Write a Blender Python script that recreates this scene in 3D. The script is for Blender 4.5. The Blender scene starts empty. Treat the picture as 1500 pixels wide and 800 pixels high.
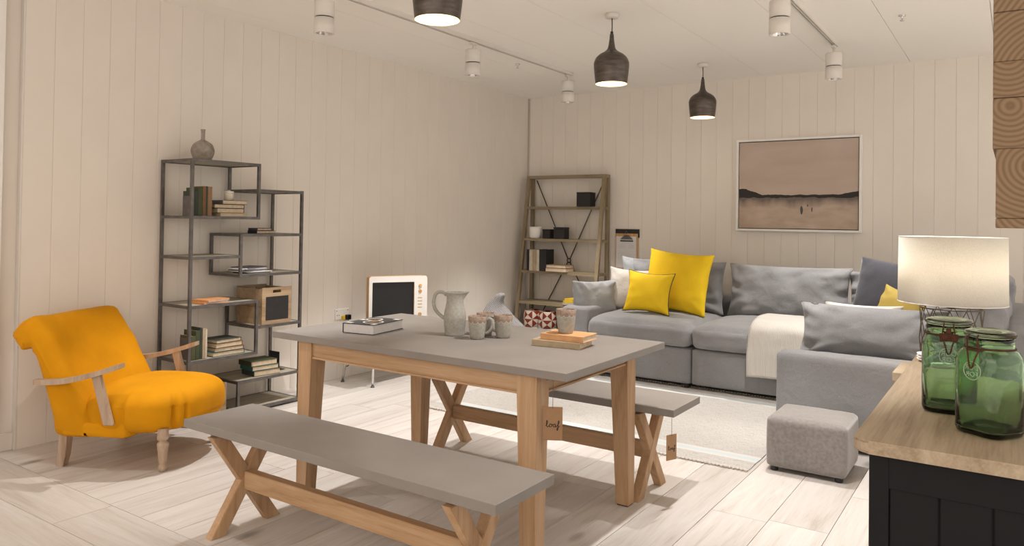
import bpy, bmesh, math, random
from mathutils import Vector, Matrix, noise
PI = math.pi
random.seed(7)
C = bpy.context.scene.collection
sc = bpy.context.scene

# ---------------------------------------------------------------- camera, world, exposure, unseen fill light
def cam_setup():
    yaw, pitch, roll = [math.radians(a) for a in (-34.0599, 0.7579, 0.8340)]
    f = Vector((math.sin(yaw)*math.cos(pitch), math.cos(yaw)*math.cos(pitch), math.sin(pitch)))
    r = Vector((math.cos(yaw), -math.sin(yaw), 0)); u = r.cross(f)
    r2 = math.cos(roll)*r + math.sin(roll)*u
    u2 = -math.sin(roll)*r + math.cos(roll)*u
    cd = bpy.data.cameras.new('camera'); cam = bpy.data.objects.new('camera', cd); C.objects.link(cam)
    m = Matrix((( r2.x, u2.x, -f.x, 0), (r2.y, u2.y, -f.y, 0), (r2.z, u2.z, -f.z, 1.3), (0, 0, 0, 1)))
    cam.matrix_world = m
    cd.sensor_width = 36; cd.lens = 1090.8/1500*36
    cd.shift_y = -(400-309.58)/1500
    cd.clip_start = 0.05
    sc.camera = cam
cam_setup()
sc.view_settings.view_transform = 'Standard'; sc.view_settings.look = 'None'
sc.view_settings.gamma = 1; sc.view_settings.use_curve_mapping = False
sc.view_settings.exposure = 0.0
W = bpy.data.worlds.new('showroom_ambient'); sc.world = W; W.use_nodes = True
W.node_tree.nodes['Background'].inputs[0].default_value = (1.0, 0.90, 0.80, 1)
W.node_tree.nodes['Background'].inputs[1].default_value = 1.24
SPOT_W = 150; SPOT_COL = (1.0, 0.965, 0.93)
PEND_W = 1.0
LAMP_W = 5.0
LX, BY, CZ = -4.56, 7.04, 2.685
def area(name, loc, size, power, col, rot=(0, 0, 0)):
    d = bpy.data.lights.new(name, 'AREA'); d.shape = 'RECTANGLE'; d.size, d.size_y = size; d.energy = power; d.color = col
    o = bpy.data.objects.new(name, d); C.objects.link(o); o.location = loc; o.rotation_euler = rot
area('unseen_fill_light', (-1.0, -1.6, 2.6), (5, 2), 60, (1, 0.88, 0.78), (math.radians(12), 0, 0))  # soft fill added behind the camera, stands in for the rest of the shop's lighting

# ---------------------------------------------------------------- materials
def new_mat(name):
    m = bpy.data.materials.new(name); m.use_nodes = True
    return m, m.node_tree.nodes, m.node_tree.links, m.node_tree.nodes['Principled BSDF']
def coords(n, l, scale=(1, 1, 1), rnd=True, rot=(0, 0, 0)):
    tc = n.new('ShaderNodeTexCoord'); mp = n.new('ShaderNodeMapping'); mp.inputs['Scale'].default_value = scale
    mp.inputs['Rotation'].default_value = rot
    if rnd:
        oi = n.new('ShaderNodeObjectInfo'); ml = n.new('ShaderNodeVectorMath'); ml.operation = 'SCALE'
        cb = n.new('ShaderNodeCombineXYZ')
        for i in range(3): l.new(oi.outputs['Random'], cb.inputs[i])
        l.new(cb.outputs[0], ml.inputs[0]); ml.inputs['Scale'].default_value = 37
        ad = n.new('ShaderNodeVectorMath'); l.new(tc.outputs['Object'], ad.inputs[0]); l.new(ml.outputs[0], ad.inputs[1])
        l.new(ad.outputs[0], mp.inputs['Vector'])
    else: l.new(tc.outputs['Object'], mp.inputs['Vector'])
    return mp.outputs[0]
def ramp(n, l, src, stops):
    r = n.new('ShaderNodeValToRGB'); e = r.color_ramp.elements
    while len(e) < len(stops): e.new(0.5)
    for k, (p, c) in enumerate(stops): e[k].position = p; e[k].color = (*c, 1)
    l.new(src, r.inputs[0]); return r.outputs[0]
def bump(n, l, b, src, strength, dist=0.002):
    bp = n.new('ShaderNodeBump'); bp.inputs['Strength'].default_value = strength; bp.inputs['Distance'].default_value = dist
    l.new(src, bp.inputs['Height']); l.new(bp.outputs[0], b.inputs['Normal'])
def plain(name, col, rough=0.5, metal=0, var=0.0, vs=8, bmp=0, bs=200, bd=0.001, sheen=0, spec=0.5):
    m, n, l, b = new_mat(name)
    b.inputs['Base Color'].default_value = (*col, 1); b.inputs['Roughness'].default_value = rough; b.inputs['Metallic'].default_value = metal
    b.inputs['Specular IOR Level'].default_value = spec
    if sheen:
        b.inputs['Sheen Weight'].default_value = sheen; b.inputs['Sheen Tint'].default_value = (*[min(1, c*1.2+.1) for c in col], 1); b.inputs['Sheen Roughness'].default_value = .35
    v = coords(n, l)
    if var:
        t = n.new('ShaderNodeTexNoise'); t.inputs['Scale'].default_value = vs; t.inputs['Detail'].default_value = 6; l.new(v, t.inputs['Vector'])
        l.new(ramp(n, l, t.outputs[0], [(0.3, tuple(c*(1-var) for c in col)), (0.7, tuple(min(1, c*(1+var)) for c in col))]), b.inputs['Base Color'])
    if bmp:
        t2 = n.new('ShaderNodeTexNoise'); t2.inputs['Scale'].default_value = bs; t2.inputs['Detail'].default_value = 3; l.new(v, t2.inputs['Vector'])
        bump(n, l, b, t2.outputs[0], bmp, bd)
    return m
def wood(name, dark, mid, light, axis='X', rough=0.55, fine=60, tint=0.12, knots=False, bmp=.25):
    m, n, l, b = new_mat(name); b.inputs['Roughness'].default_value = rough; b.inputs['Specular IOR Level'].default_value = .35
    ai = 'XYZ'.index(axis)
    s = [14, 14, 14]; s[ai] = 1.1
    v = coords(n, l, tuple(s))
    t = n.new('ShaderNodeTexNoise'); t.inputs['Scale'].default_value = 1.0; t.inputs['Detail'].default_value = 8; t.inputs['Roughness'].default_value = .62; t.inputs['Distortion'].default_value = .9
    l.new(v, t.inputs['Vector'])
    s2 = [fine*3]*3; s2[ai] = fine*0.12
    v2 = coords(n, l, tuple(s2)); t2 = n.new('ShaderNodeTexNoise'); t2.inputs['Scale'].default_value = 1; t2.inputs['Detail'].default_value = 3; l.new(v2, t2.inputs['Vector'])
    mx = n.new('ShaderNodeMath'); mx.operation = 'MULTIPLY_ADD'; l.new(t2.outputs[0], mx.inputs[0]); mx.inputs[1].default_value = .35
    l.new(t.outputs[0], mx.inputs[2])
    c = ramp(n, l, mx.outputs[0], [(0.42, dark), (0.62, mid), (0.85, light)])
    oi = n.new('ShaderNodeObjectInfo'); mr = n.new('ShaderNodeMapRange'); l.new(oi.outputs['Random'], mr.inputs[0]); mr.inputs[3].default_value = 1-tint; mr.inputs[4].default_value = 1+tint*.4
    vm = n.new('ShaderNodeVectorMath'); vm.operation = 'SCALE'; l.new(c, vm.inputs[0]); l.new(mr.outputs[0], vm.inputs['Scale'])
    out = vm.outputs[0]
    if knots:
        sk = [2.6]*3; sk[ai] = 1.1
        vk = coords(n, l, tuple(sk)); vo = n.new('ShaderNodeTexVoronoi'); vo.inputs['Scale'].default_value = 1.0; l.new(vk, vo.inputs['Vector'])
        kr = n.new('ShaderNodeMapRange'); kr.inputs[1].default_value = .03; kr.inputs[2].default_value = .09; kr.inputs[3].default_value = .55; kr.inputs[4].default_value = 1; l.new(vo.outputs['Distance'], kr.inputs[0])
        vm2 = n.new('ShaderNodeVectorMath'); vm2.operation = 'SCALE'; l.new(out, vm2.inputs[0]); l.new(kr.outputs[0], vm2.inputs['Scale']); out = vm2.outputs[0]
    l.new(out, b.inputs['Base Color'])
    bump(n, l, b, mx.outputs[0], bmp, .0015)
    return m
def fabric(name, c1, c2, scale=450, rough=.9, sheen=.3, bmp=.3, wr=0.0):
    m, n, l, b = new_mat(name); b.inputs['Roughness'].default_value = rough; b.inputs['Specular IOR Level'].default_value = .15
    b.inputs['Sheen Weight'].default_value = sheen
    v = coords(n, l)
    t = n.new('ShaderNodeTexNoise'); t.inputs['Scale'].default_value = scale; t.inputs['Detail'].default_value = 2; l.new(v, t.inputs['Vector'])
    t3 = n.new('ShaderNodeTexNoise'); t3.inputs['Scale'].default_value = 3; t3.inputs['Detail'].default_value = 4; l.new(v, t3.inputs['Vector'])
    ad = n.new('ShaderNodeMath'); ad.operation = 'MULTIPLY_ADD'; l.new(t3.outputs[0], ad.inputs[0]); ad.inputs[1].default_value = .5; l.new(t.outputs[0], ad.inputs[2])
    l.new(ramp(n, l, ad.outputs[0], [(0.5, c1), (1.0, c2)]), b.inputs['Base Color'])
    if wr:
        t4 = n.new('ShaderNodeTexNoise'); t4.inputs['Scale'].default_value = 9; t4.inputs['Detail'].default_value = 3; t4.inputs['Distortion'].default_value = 1.2; l.new(v, t4.inputs['Vector'])
        m2 = n.new('ShaderNodeMath'); m2.operation = 'MULTIPLY_ADD'; l.new(t4.outputs[0], m2.inputs[0]); m2.inputs[1].default_value = wr*6; l.new(t.outputs[0], m2.inputs[2])
        bump(n, l, b, m2.outputs[0], .5, .005)
    else: bump(n, l, b, t.outputs[0], bmp, .001)
    return m
def emit(name, col, s):
    m, n, l, b = new_mat(name); b.inputs['Base Color'].default_value = (*col, 1); b.inputs['Emission Color'].default_value = (*col, 1); b.inputs['Emission Strength'].default_value = s
    return m

M = {}
M['wall'] = plain('cream_wall_paint', (.80, .745, .675), .55, var=.02, vs=3)
M['plaster'] = plain('plain_wall_paint', (.78, .72, .65), .6, var=.02, vs=3)
M['ceiling'] = plain('ceiling_paint', (.92, .89, .84), .7)
M['dark_gap'] = plain('shadow_gap_backing', (.68, .62, .55), .8)
M['ceil_gap'] = plain('ceiling_joint_backing', (.45, .40, .35), .8)
M['oak_floor_y'] = wood('pale_oak_floor_lengthways', (.50, .44, .385), (.64, .59, .55), (.71, .675, .645), 'Y', rough=.42, tint=.12, knots=True, bmp=.12)
M['oak_floor_x'] = wood('pale_oak_floor_crossways', (.50, .44, .385), (.64, .59, .55), (.71, .675, .645), 'X', rough=.42, tint=.12, knots=True, bmp=.12)
M['floor_gap'] = plain('floor_joint', (.38, .29, .22), .9)
for a in 'XYZ':
    M['oak'+a] = wood('table_oak_'+a.lower(), (.30, .165, .08), (.46, .285, .155), (.56, .37, .225), a, fine=80, tint=.06)
M['concrete'] = plain('grey_concrete_top', (.25, .225, .205), .5, var=.07, vs=5, bmp=.15, bs=60)
M['washed'] = wood('weathered_oak', (.30, .20, .13), (.43, .31, .22), (.52, .40, .30), 'Z', fine=70)
M['ladder'] = wood('grey_brown_wood', (.17, .13, .075), (.27, .21, .13), (.36, .29, .19), 'Z', fine=60)
M['ladderx'] = wood('grey_brown_wood_across', (.17, .13, .075), (.27, .21, .13), (.36, .29, .19), 'X', fine=60)
M['velvet'] = plain('mustard_velvet', (.62, .265, .003), .8, var=.10, vs=5, bmp=.15, bs=120, sheen=.08, spec=.15)
M['velvet2'] = plain('yellow_velvet', (.86, .58, .02), .75, var=.06, vs=7, bmp=.15, bs=120, sheen=.2, spec=.2)
M['velvet3'] = plain('soft_ochre_velvet', (.50, .37, .09), .75, var=.08, vs=7, sheen=.3, spec=.2)
M['grey_fab'] = fabric('grey_linen_weave', (.20, .20, .205), (.36, .36, .37), 520, wr=.5)
M['grey_fab2'] = fabric('pale_grey_linen', (.33, .34, .36), (.47, .48, .50), 520, wr=.7)
M['white_fab'] = fabric('ivory_cotton', (.62, .57, .52), (.76, .72, .67), 400, wr=.6)
M['charcoal_fab'] = fabric('charcoal_velvet', (.055, .055, .068), (.085, .085, .10), 200, sheen=.35)
M['otto'] = fabric('taupe_velour', (.20, .18, .17), (.28, .255, .24), 60, sheen=.6)
M['steel'] = plain('brushed_gunmetal', (.16, .15, .145), .45, metal=.75, var=.2, vs=20)
M['shelf'] = wood('etagere_shelf_wood', (.27, .24, .18), (.40, .36, .28), (.48, .44, .35), 'Y', fine=60)
M['white'] = plain('white_enamel', (.74, .70, .65), .4)
M['white2'] = plain('bright_white', (.85, .83, .8), .35)
M['chrome'] = plain('polished_chrome', (.7, .7, .7), .15, metal=1)
M['black'] = plain('black_lacquer', (.01, .01, .012), .35)
M['blackm'] = plain('black_matt', (.018, .017, .017), .7, var=.2, vs=30)
M['darkpaint'] = plain('charcoal_blue_paint', (.009, .0085, .010), .75, var=.05, vs=4, spec=.25)
M['paper'] = plain('book_pages', (.62, .50, .36), .8, var=.12, vs=60)
M['paperw'] = plain('white_pages', (.70, .68, .68), .8, var=.05, vs=60)
M['orange'] = plain('orange_cover', (.60, .27, .10), .6, var=.08, vs=20)
M['kraft'] = plain('kraft_card', (.36, .21, .11), .8, var=.05, vs=40)
M['ink'] = plain('black_ink', (.012, .011, .012), .6)
M['cord'] = plain('dark_flex', (.02, .015, .012), .6)
M['rust'] = plain('rusty_wire', (.09, .028, .013), .75, metal=.3, var=.4, vs=120)
M['wire'] = plain('bronze_wire', (.10, .085, .065), .4, metal=.8)
M['plug_yellow'] = plain('yellow_plug_label', (.75, .5, .02), .5)
M['ply'] = wood('birch_ply', (.40, .20, .07), (.58, .33, .14), (.68, .43, .21), 'Z', fine=60)
M['candle'] = plain('cream_wax', (.66, .60, .48), .5)

def m_pewter():
    m, n, l, b = new_mat('hammered_pewter'); b.inputs['Metallic'].default_value = .85
    v = coords(n, l, (12, 12, 55)); t = n.new('ShaderNodeTexNoise'); t.inputs['Scale'].default_value = 1; t.inputs['Detail'].default_value = 6; l.new(v, t.inputs['Vector'])
    l.new(ramp(n, l, t.outputs[0], [(.25, (.075, .062, .055)), (.75, (.17, .145, .125))]), b.inputs['Base Color'])
    mr = n.new('ShaderNodeMapRange'); l.new(t.outputs[0], mr.inputs[0]); mr.inputs[3].default_value = .25; mr.inputs[4].default_value = .55; l.new(mr.outputs[0], b.inputs['Roughness'])
    bump(n, l, b, t.outputs[0], .3, .002); return m
M['pewter'] = m_pewter()
M['pewter_in'] = plain('silvered_inside', (.80, .70, .52), .5, metal=.0, var=.2, vs=60)
def m_glass():
    m, n, l, b = new_mat('green_jar_glass')
    b.inputs['Base Color'].default_value = (.50, .70, .49, 1); b.inputs['Roughness'].default_value = .03
    b.inputs['Transmission Weight'].default_value = 1; b.inputs['IOR'].default_value = 1.45
    v = coords(n, l); t = n.new('ShaderNodeTexNoise'); t.inputs['Scale'].default_value = 22; l.new(v, t.inputs['Vector']); bump(n, l, b, t.outputs[0], .12, .004)
    return m
M['glass'] = m_glass(); M['glass_mark'] = plain('raised_glass_mark', (.30, .42, .28), .25)
def m_glaze(name, top=True):
    # speckled celadon glaze, brown rim band with scalloped lower edge (real decoration of the mugs)
    m, n, l, b = new_mat(name); b.inputs['Roughness'].default_value = .3
    v = coords(n, l); t = n.new('ShaderNodeTexNoise'); t.inputs['Scale'].default_value = 90; t.inputs['Detail'].default_value = 5; l.new(v, t.inputs['Vector'])
    base = ramp(n, l, t.outputs[0], [(.35, (.315, .30, .26)), (.65, (.385, .37, .325))])
    if not top:
        l.new(base, b.inputs['Base Color']); bump(n, l, b, t.outputs[0], .2, .001); b.inputs['Roughness'].default_value = .5; return m
    tc = n.new('ShaderNodeTexCoord'); sp = n.new('ShaderNodeSeparateXYZ'); l.new(tc.outputs['Object'], sp.inputs[0])
    at = n.new('ShaderNodeMath'); at.operation = 'ARCTAN2'; l.new(sp.outputs[0], at.inputs[0]); l.new(sp.outputs[1], at.inputs[1])
    mu = n.new('ShaderNodeMath'); mu.operation = 'MULTIPLY'; l.new(at.outputs[0], mu.inputs[0]); mu.inputs[1].default_value = 5.5
    sn = n.new('ShaderNodeMath'); sn.operation = 'SINE'; l.new(mu.outputs[0], sn.inputs[0]); ab = n.new('ShaderNodeMath'); ab.operation = 'ABSOLUTE'; l.new(sn.outputs[0], ab.inputs[0])
    ma = n.new('ShaderNodeMath'); ma.operation = 'MULTIPLY_ADD'; l.new(ab.outputs[0], ma.inputs[0]); ma.inputs[1].default_value = .008; l.new(sp.outputs[2], ma.inputs[2])
    brown = ramp(n, l, t.outputs[0], [(.35, (.25, .165, .12)), (.62, (.35, .27, .215))])
    def mix(f, a, c):
        x = n.new('ShaderNodeMix'); x.data_type = 'RGBA'; l.new(f, x.inputs[0]); l.new(a, x.inputs[6])
        if isinstance(c, tuple): x.inputs[7].default_value = (*c, 1)
        else: l.new(c, x.inputs[7])
        return x.outputs[2]
    g = n.new('ShaderNodeMath'); g.operation = 'GREATER_THAN'; l.new(ma.outputs[0], g.inputs[0]); g.inputs[1].default_value = .074
    g2 = n.new('ShaderNodeMath'); g2.operation = 'COMPARE'; l.new(ma.outputs[0], g2.inputs[0]); g2.inputs[1].default_value = .0735; g2.inputs[2].default_value = .0012
    l.new(mix(g2.outputs[0], mix(g.outputs[0], base, brown), (.55, .52, .45)), b.inputs['Base Color'])
    return m
M['glaze'] = m_glaze('celadon_mug_glaze'); M['glaze_jug'] = m_glaze('celadon_jug_glaze', False)
def m_stone():
    return plain('mottled_stoneware', (.30, .26, .22), .7, var=.3, vs=25, bmp=.3, bs=50)
M['stone'] = m_stone()
def m_rug():
    m, n, l, b = new_mat('striped_flatweave'); b.inputs['Roughness'].default_value = .95; b.inputs['Specular IOR Level'].default_value = .1
    v = coords(n, l, (12, 240, 1), False); t = n.new('ShaderNodeTexNoise'); t.inputs['Scale'].default_value = 1; t.inputs['Detail'].default_value = 3; l.new(v, t.inputs['Vector'])
    v2 = coords(n, l, (300, 30, 1), False); t2 = n.new('ShaderNodeTexNoise'); t2.inputs['Scale'].default_value = 1; l.new(v2, t2.inputs['Vector'])
    ad = n.new('ShaderNodeMath'); ad.operation = 'ADD'; l.new(t.outputs[0], ad.inputs[0]); l.new(t2.outputs[0], ad.inputs[1])
    base = ramp(n, l, ad.outputs[0], [(.75, (.34, .32, .295)), (1.2, (.53, .505, .475))])
    tc = n.new('ShaderNodeTexCoord'); sp = n.new('ShaderNodeSeparateXYZ'); l.new(tc.outputs['Object'], sp.inputs[0])
    a = n.new('ShaderNodeMath'); a.operation = 'ABSOLUTE'; l.new(sp.outputs[1], a.inputs[0])   # symmetric about the middle
    def band(c, w, prev, col):
        g = n.new('ShaderNodeMath'); g.operation = 'COMPARE'; l.new(a.outputs[0], g.inputs[0]); g.inputs[1].default_value = c; g.inputs[2].default_value = w
        mf = n.new('ShaderNodeMath'); mf.operation = 'MULTIPLY'; l.new(g.outputs[0], mf.inputs[0]); mf.inputs[1].default_value = .8
        x = n.new('ShaderNodeMix'); x.data_type = 'RGBA'; l.new(mf.outputs[0], x.inputs[0]); l.new(prev, x.inputs[6]); x.inputs[7].default_value = (*col, 1); return x.outputs[2]
    c = band(.665, .052, base, (.66, .64, .61)); c = band(.665, .018, c, (.50, .60, .63))
    l.new(c, b.inputs['Base Color']); bump(n, l, b, ad.outputs[0], .5, .003); return m
M['rug'] = m_rug()
M['bobble'] = plain('rug_bobble_wool', (.66, .60, .53), .95)
def m_throw():
    m, n, l, b = new_mat('cream_ribbed_knit'); b.inputs['Roughness'].default_value = .95; b.inputs['Specular IOR Level'].default_value = .1; b.inputs['Sheen Weight'].default_value = .3
    tc = n.new('ShaderNodeTexCoord'); w = n.new('ShaderNodeTexWave'); w.inputs['Scale'].default_value = 28; w.bands_direction = 'X'; l.new(tc.outputs['Object'], w.inputs[0])
    l.new(ramp(n, l, w.outputs[1], [(0, (.58, .55, .50)), (1, (.72, .69, .64))]), b.inputs['Base Color']); bump(n, l, b, w.outputs[1], .5, .004); return m
M['throw'] = m_throw()
def m_knit():
    m, n, l, b = new_mat('grey_marl_knit'); b.inputs['Roughness'].default_value = .95
    v = coords(n, l); w = n.new('ShaderNodeTexWave'); w.inputs['Scale'].default_value = 32; w.bands_direction = 'DIAGONAL'; w.inputs['Distortion'].default_value = 2.5; w.inputs['Detail'].default_value = 2; l.new(v, w.inputs[0])
    l.new(ramp(n, l, w.outputs[1], [(.1, (.15, .14, .14)), (.9, (.36, .35, .35))]), b.inputs['Base Color']); bump(n, l, b, w.outputs[1], .7, .006); return m
M['knit'] = m_knit()
def m_tri():
    # red and white triangle print of the two pots, from angle and height
    m, n, l, b = new_mat('red_white_triangle_glaze'); b.inputs['Roughness'].default_value = .35
    tc = n.new('ShaderNodeTexCoord'); sp = n.new('ShaderNodeSeparateXYZ'); l.new(tc.outputs['Object'], sp.inputs[0])
    def mth(op, a, b_=None, c=None):
        x = n.new('ShaderNodeMath'); x.operation = op
        for k, q in enumerate((a, b_, c)):
            if q is None: continue
            if isinstance(q, (int, float)): x.inputs[k].default_value = q
            else: l.new(q, x.inputs[k])
        return x.outputs[0]
    ang = mth('MULTIPLY', mth('ARCTAN2', sp.outputs[1], sp.outputs[0]), 3/PI)
    h = mth('MULTIPLY', mth('SUBTRACT', sp.outputs[2], .045), 1/.072)
    fu = mth('SUBTRACT', mth('FRACT', ang), .5); fv = mth('SUBTRACT', mth('FRACT', h), .5)
    au, av = mth('ABSOLUTE', fu), mth('ABSOLUTE', fv)
    par = mth('MODULO', mth('ADD', mth('ADD', mth('FLOOR', ang), mth('FLOOR', h)), 20), 2); diag = mth('ABSOLUTE', mth('SUBTRACT', mth('GREATER_THAN', au, av), mth('GREATER_THAN', par, .5)))
    l.new(ramp(n, l, diag, [(0, (.20, .022, .008)), (1, (.62, .55, .47))]), b.inputs['Base Color'])
    b.inputs['Base Color'].links[0].from_node.color_ramp.interpolation = 'CONSTANT'
    b.inputs['Base Color'].links[0].from_node.color_ramp.elements[1].position = .5
    return m
M['tri'] = m_tri()
def m_shade():
    m, n, l, b = new_mat('linen_lampshade'); b.inputs['Roughness'].default_value = .9
    v = coords(n, l, (1, 1, 1), False); w = n.new('ShaderNodeTexNoise'); w.inputs['Scale'].default_value = 260; l.new(v, w.inputs['Vector'])
    col = ramp(n, l, w.outputs[0], [(.3, (.74, .71, .65)), (.7, (.84, .815, .76))]); l.new(col, b.inputs['Base Color'])
    tr = n.new('ShaderNodeBsdfTranslucent'); l.new(col, tr.inputs[0]); mx = n.new('ShaderNodeMixShader'); mx.inputs[0].default_value = .5
    o = n['Material Output']; l.new(b.outputs[0], mx.inputs[1]); l.new(tr.outputs[0], mx.inputs[2]); l.new(mx.outputs[0], o.inputs[0]); return m
M['shade'] = m_shade()
def m_paint():
    # abstract beach painting: sky, dark treeline, sand and figures, on object coords (x -.5..+.5 across, z -.5..+.5 up in units of the canvas)
    m, n, l, b = new_mat('beach_painting'); b.inputs['Roughness'].default_value = .6
    tc = n.new('ShaderNodeTexCoord'); sp = n.new('ShaderNodeSeparateXYZ'); l.new(tc.outputs['Object'], sp.inputs[0])
    def mth(op, a, b_=None, c=None, clamp=False):
        x = n.new('ShaderNodeMath'); x.operation = op; x.use_clamp = clamp
        for k, q in enumerate((a, b_, c)):
            if q is None: continue
            if isinstance(q, (int, float)): x.inputs[k].default_value = q
            else: l.new(q, x.inputs[k])
        return x.outputs[0]
    X, Z = sp.outputs[0], sp.outputs[2]     # metres from the middle
    def nz(sx, sz, det=5, dist=0):
        mp = n.new('ShaderNodeMapping'); mp.inputs['Scale'].default_value = (sx, 1, sz); l.new(tc.outputs['Object'], mp.inputs[0])
        t = n.new('ShaderNodeTexNoise'); t.inputs['Scale'].default_value = 1; t.inputs['Detail'].default_value = det; t.inputs['Distortion'].default_value = dist; l.new(mp.outputs[0], t.inputs[0]); return t.outputs[0]
    def mix(f, a, c):
        x = n.new('ShaderNodeMix'); x.data_type = 'RGBA'; l.new(f, x.inputs[0])
        for k, q in ((6, a), (7, c)):
            if isinstance(q, tuple): x.inputs[k].default_value = (*q, 1)
            else: l.new(q, x.inputs[k])
        return x.outputs[2]
    sky = ramp(n, l, nz(2, 7), [(.3, (.46, .36, .29)), (.7, (.54, .44, .375))])
    sand = ramp(n, l, nz(5, 12), [(.3, (.42, .315, .235)), (.7, (.56, .45, .37))])
    lowz = mth('MULTIPLY_ADD', nz(9, 9), .03, Z)
    hill = mth('MULTIPLY', mth('SUBTRACT', mth('MULTIPLY', X, -1), .30, clamp=False), .38)
    hill = mth('MINIMUM', mth('MAXIMUM', hill, 0), .058)
    hillr = mth('MINIMUM', mth('MAXIMUM', mth('MULTIPLY', mth('SUBTRACT', X, .38), .22), 0), .03)
    top = mth('ADD', mth('ADD', hill, hillr), -.077)                       # upper edge of treeline
    island = mth('LESS_THAN', lowz, top)
    c = mix(island, sky, sand)
    dk = mth('MULTIPLY', island, mth('GREATER_THAN', lowz, mth('MULTIPLY_ADD', nz(10, 3), .05, -.13)))
    blur = mth('MULTIPLY', island, mth('MULTIPLY', mth('SUBTRACT', lowz, mth('MULTIPLY_ADD', nz(8, 2), -.13, -.12)), 14, clamp=True))
    c = mix(mth('MULTIPLY', blur, .85), c, (.09, .075, .065))
    c = mix(dk, c, (.018, .014, .012))
    def blob(x0, z0, wx, wz, c):
        dx = mth('DIVIDE', mth('SUBTRACT', X, x0), wx); dz = mth('DIVIDE', mth('SUBTRACT', Z, z0), wz)
        d = mth('ADD', mth('MULTIPLY', dx, dx), mth('MULTIPLY', dz, dz)); d = mth('ADD', d, mth('MULTIPLY', nz(60, 30), .8))
        return mix(mth('LESS_THAN', d, 1.2), c, (.06, .06, .065))
    c = blob(.047, -.232, .013, .042, c); c = blob(.098, -.19, .006, .012, c); c = blob(.135, -.225, .006, .025, c)
    l.new(c, b.inputs['Base Color']); return m
M['painting'] = m_paint()
def m_endgrain():
    m, n, l, b = new_mat('end_grain_timber'); b.inputs['Roughness'].default_value = .75
    tc = n.new('ShaderNodeTexCoord'); oi = n.new('ShaderNodeObjectInfo')
    mr = n.new('ShaderNodeMapRange'); l.new(oi.outputs['Random'], mr.inputs[0]); mr.inputs[3].default_value = -.10; mr.inputs[4].default_value = .10
    mr2 = n.new('ShaderNodeMath'); mr2.operation = 'MULTIPLY_ADD'; l.new(mr.outputs[0], mr2.inputs[0]); mr2.inputs[1].default_value = -1.3; mr2.inputs[2].default_value = .02
    cb = n.new('ShaderNodeCombineXYZ'); l.new(mr.outputs[0], cb.inputs[0]); l.new(mr2.outputs[0], cb.inputs[2])
    ad = n.new('ShaderNodeVectorMath'); l.new(tc.outputs['Object'], ad.inputs[0]); l.new(cb.outputs[0], ad.inputs[1])
    mp = n.new('ShaderNodeMapping'); mp.inputs['Scale'].default_value = (1, .05, 1); l.new(ad.outputs[0], mp.inputs[0])
    w = n.new('ShaderNodeTexWave'); w.wave_type = 'RINGS'; w.rings_direction = 'SPHERICAL'; w.inputs['Scale'].default_value = 34; w.inputs['Distortion'].default_value = 1.6; w.inputs['Detail'].default_value = 2; w.inputs['Detail Scale'].default_value = .6
    l.new(mp.outputs[0], w.inputs[0])
    l.new(ramp(n, l, w.outputs[1], [(0, (.165, .10, .052)), (.5, (.225, .145, .082)), (1, (.25, .165, .095))]), b.inputs['Base Color'])
    bump(n, l, b, w.outputs[1], .4, .003); return m
M['endgrain'] = m_endgrain()

# ---------------------------------------------------------------- object helpers
def obj(name, bm, m, parent=None, smooth=False, loc=None, label=None, kind=None):
    me = bpy.data.meshes.new(name); bmesh.ops.recalc_face_normals(bm, faces=bm.faces); bm.to_mesh(me); bm.free()
    for mm in (m if isinstance(m, (list, tuple)) else [m]): me.materials.append(M[mm] if isinstance(mm, str) else mm)
    if smooth: me.shade_smooth()
    o = bpy.data.objects.new(name, me); C.objects.link(o)
    if parent: o.parent = parent
    if loc: o.location = loc
    if label: o['label'] = label
    if kind: o['kind'] = kind
    return o
def thing(name, label, cat, loc=(0, 0, 0), rz=0, group=None):
    o = bpy.data.objects.new(name, None); C.objects.link(o); o.empty_display_size = .05
    o.location = loc; o.rotation_euler = (0, 0, rz); o['label'] = label; o['category'] = cat
    if group: o['group'] = group
    return o
def tag(o, label, cat, group=None):
    o['label'] = label; o['category'] = cat
    if group: o['group'] = group
    return o
def dup(root, loc, rz, label, group=None):
    r = root.copy(); C.objects.link(r); r.location = loc; r.rotation_euler = (0, 0, rz); r['label'] = label
    if group: r['group'] = group
    for ch in list(root.children):
        c = ch.copy(); C.objects.link(c); c.parent = r
        for g in ch.children:
            d = g.copy(); C.objects.link(d); d.parent = c
    return r
def BM(): return bmesh.new()
def box(bm, x0, y0, z0, x1, y1, z1, bev=0, seg=1):
    r = bmesh.ops.create_cube(bm, size=1); vs = r['verts']
    for v in vs: v.co = Vector((x0+(v.co.x+.5)*(x1-x0), y0+(v.co.y+.5)*(y1-y0), z0+(v.co.z+.5)*(z1-z0)))
    if bev:
        es = list({e for v in vs for e in v.link_edges}); bmesh.ops.bevel(bm, geom=es, offset=bev, segments=seg, profile=.5, affect='EDGES')
    return bm
def hexa(bm, bot, top, bev=0):
    "bot, top: 4 points each (x,y,z)"
    vs = [bm.verts.new(p) for p in bot+top]
    fs = [(3, 2, 1, 0), (4, 5, 6, 7)]+[(i, (i+1) % 4, 4+(i+1) % 4, 4+i) for i in range(4)]
    for f in fs: bm.faces.new([vs[i] for i in f])
    if bev:
        es = list({e for v in vs for e in v.link_edges}); bmesh.ops.bevel(bm, geom=es, offset=bev, segments=1, affect='EDGES')
    return bm
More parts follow.
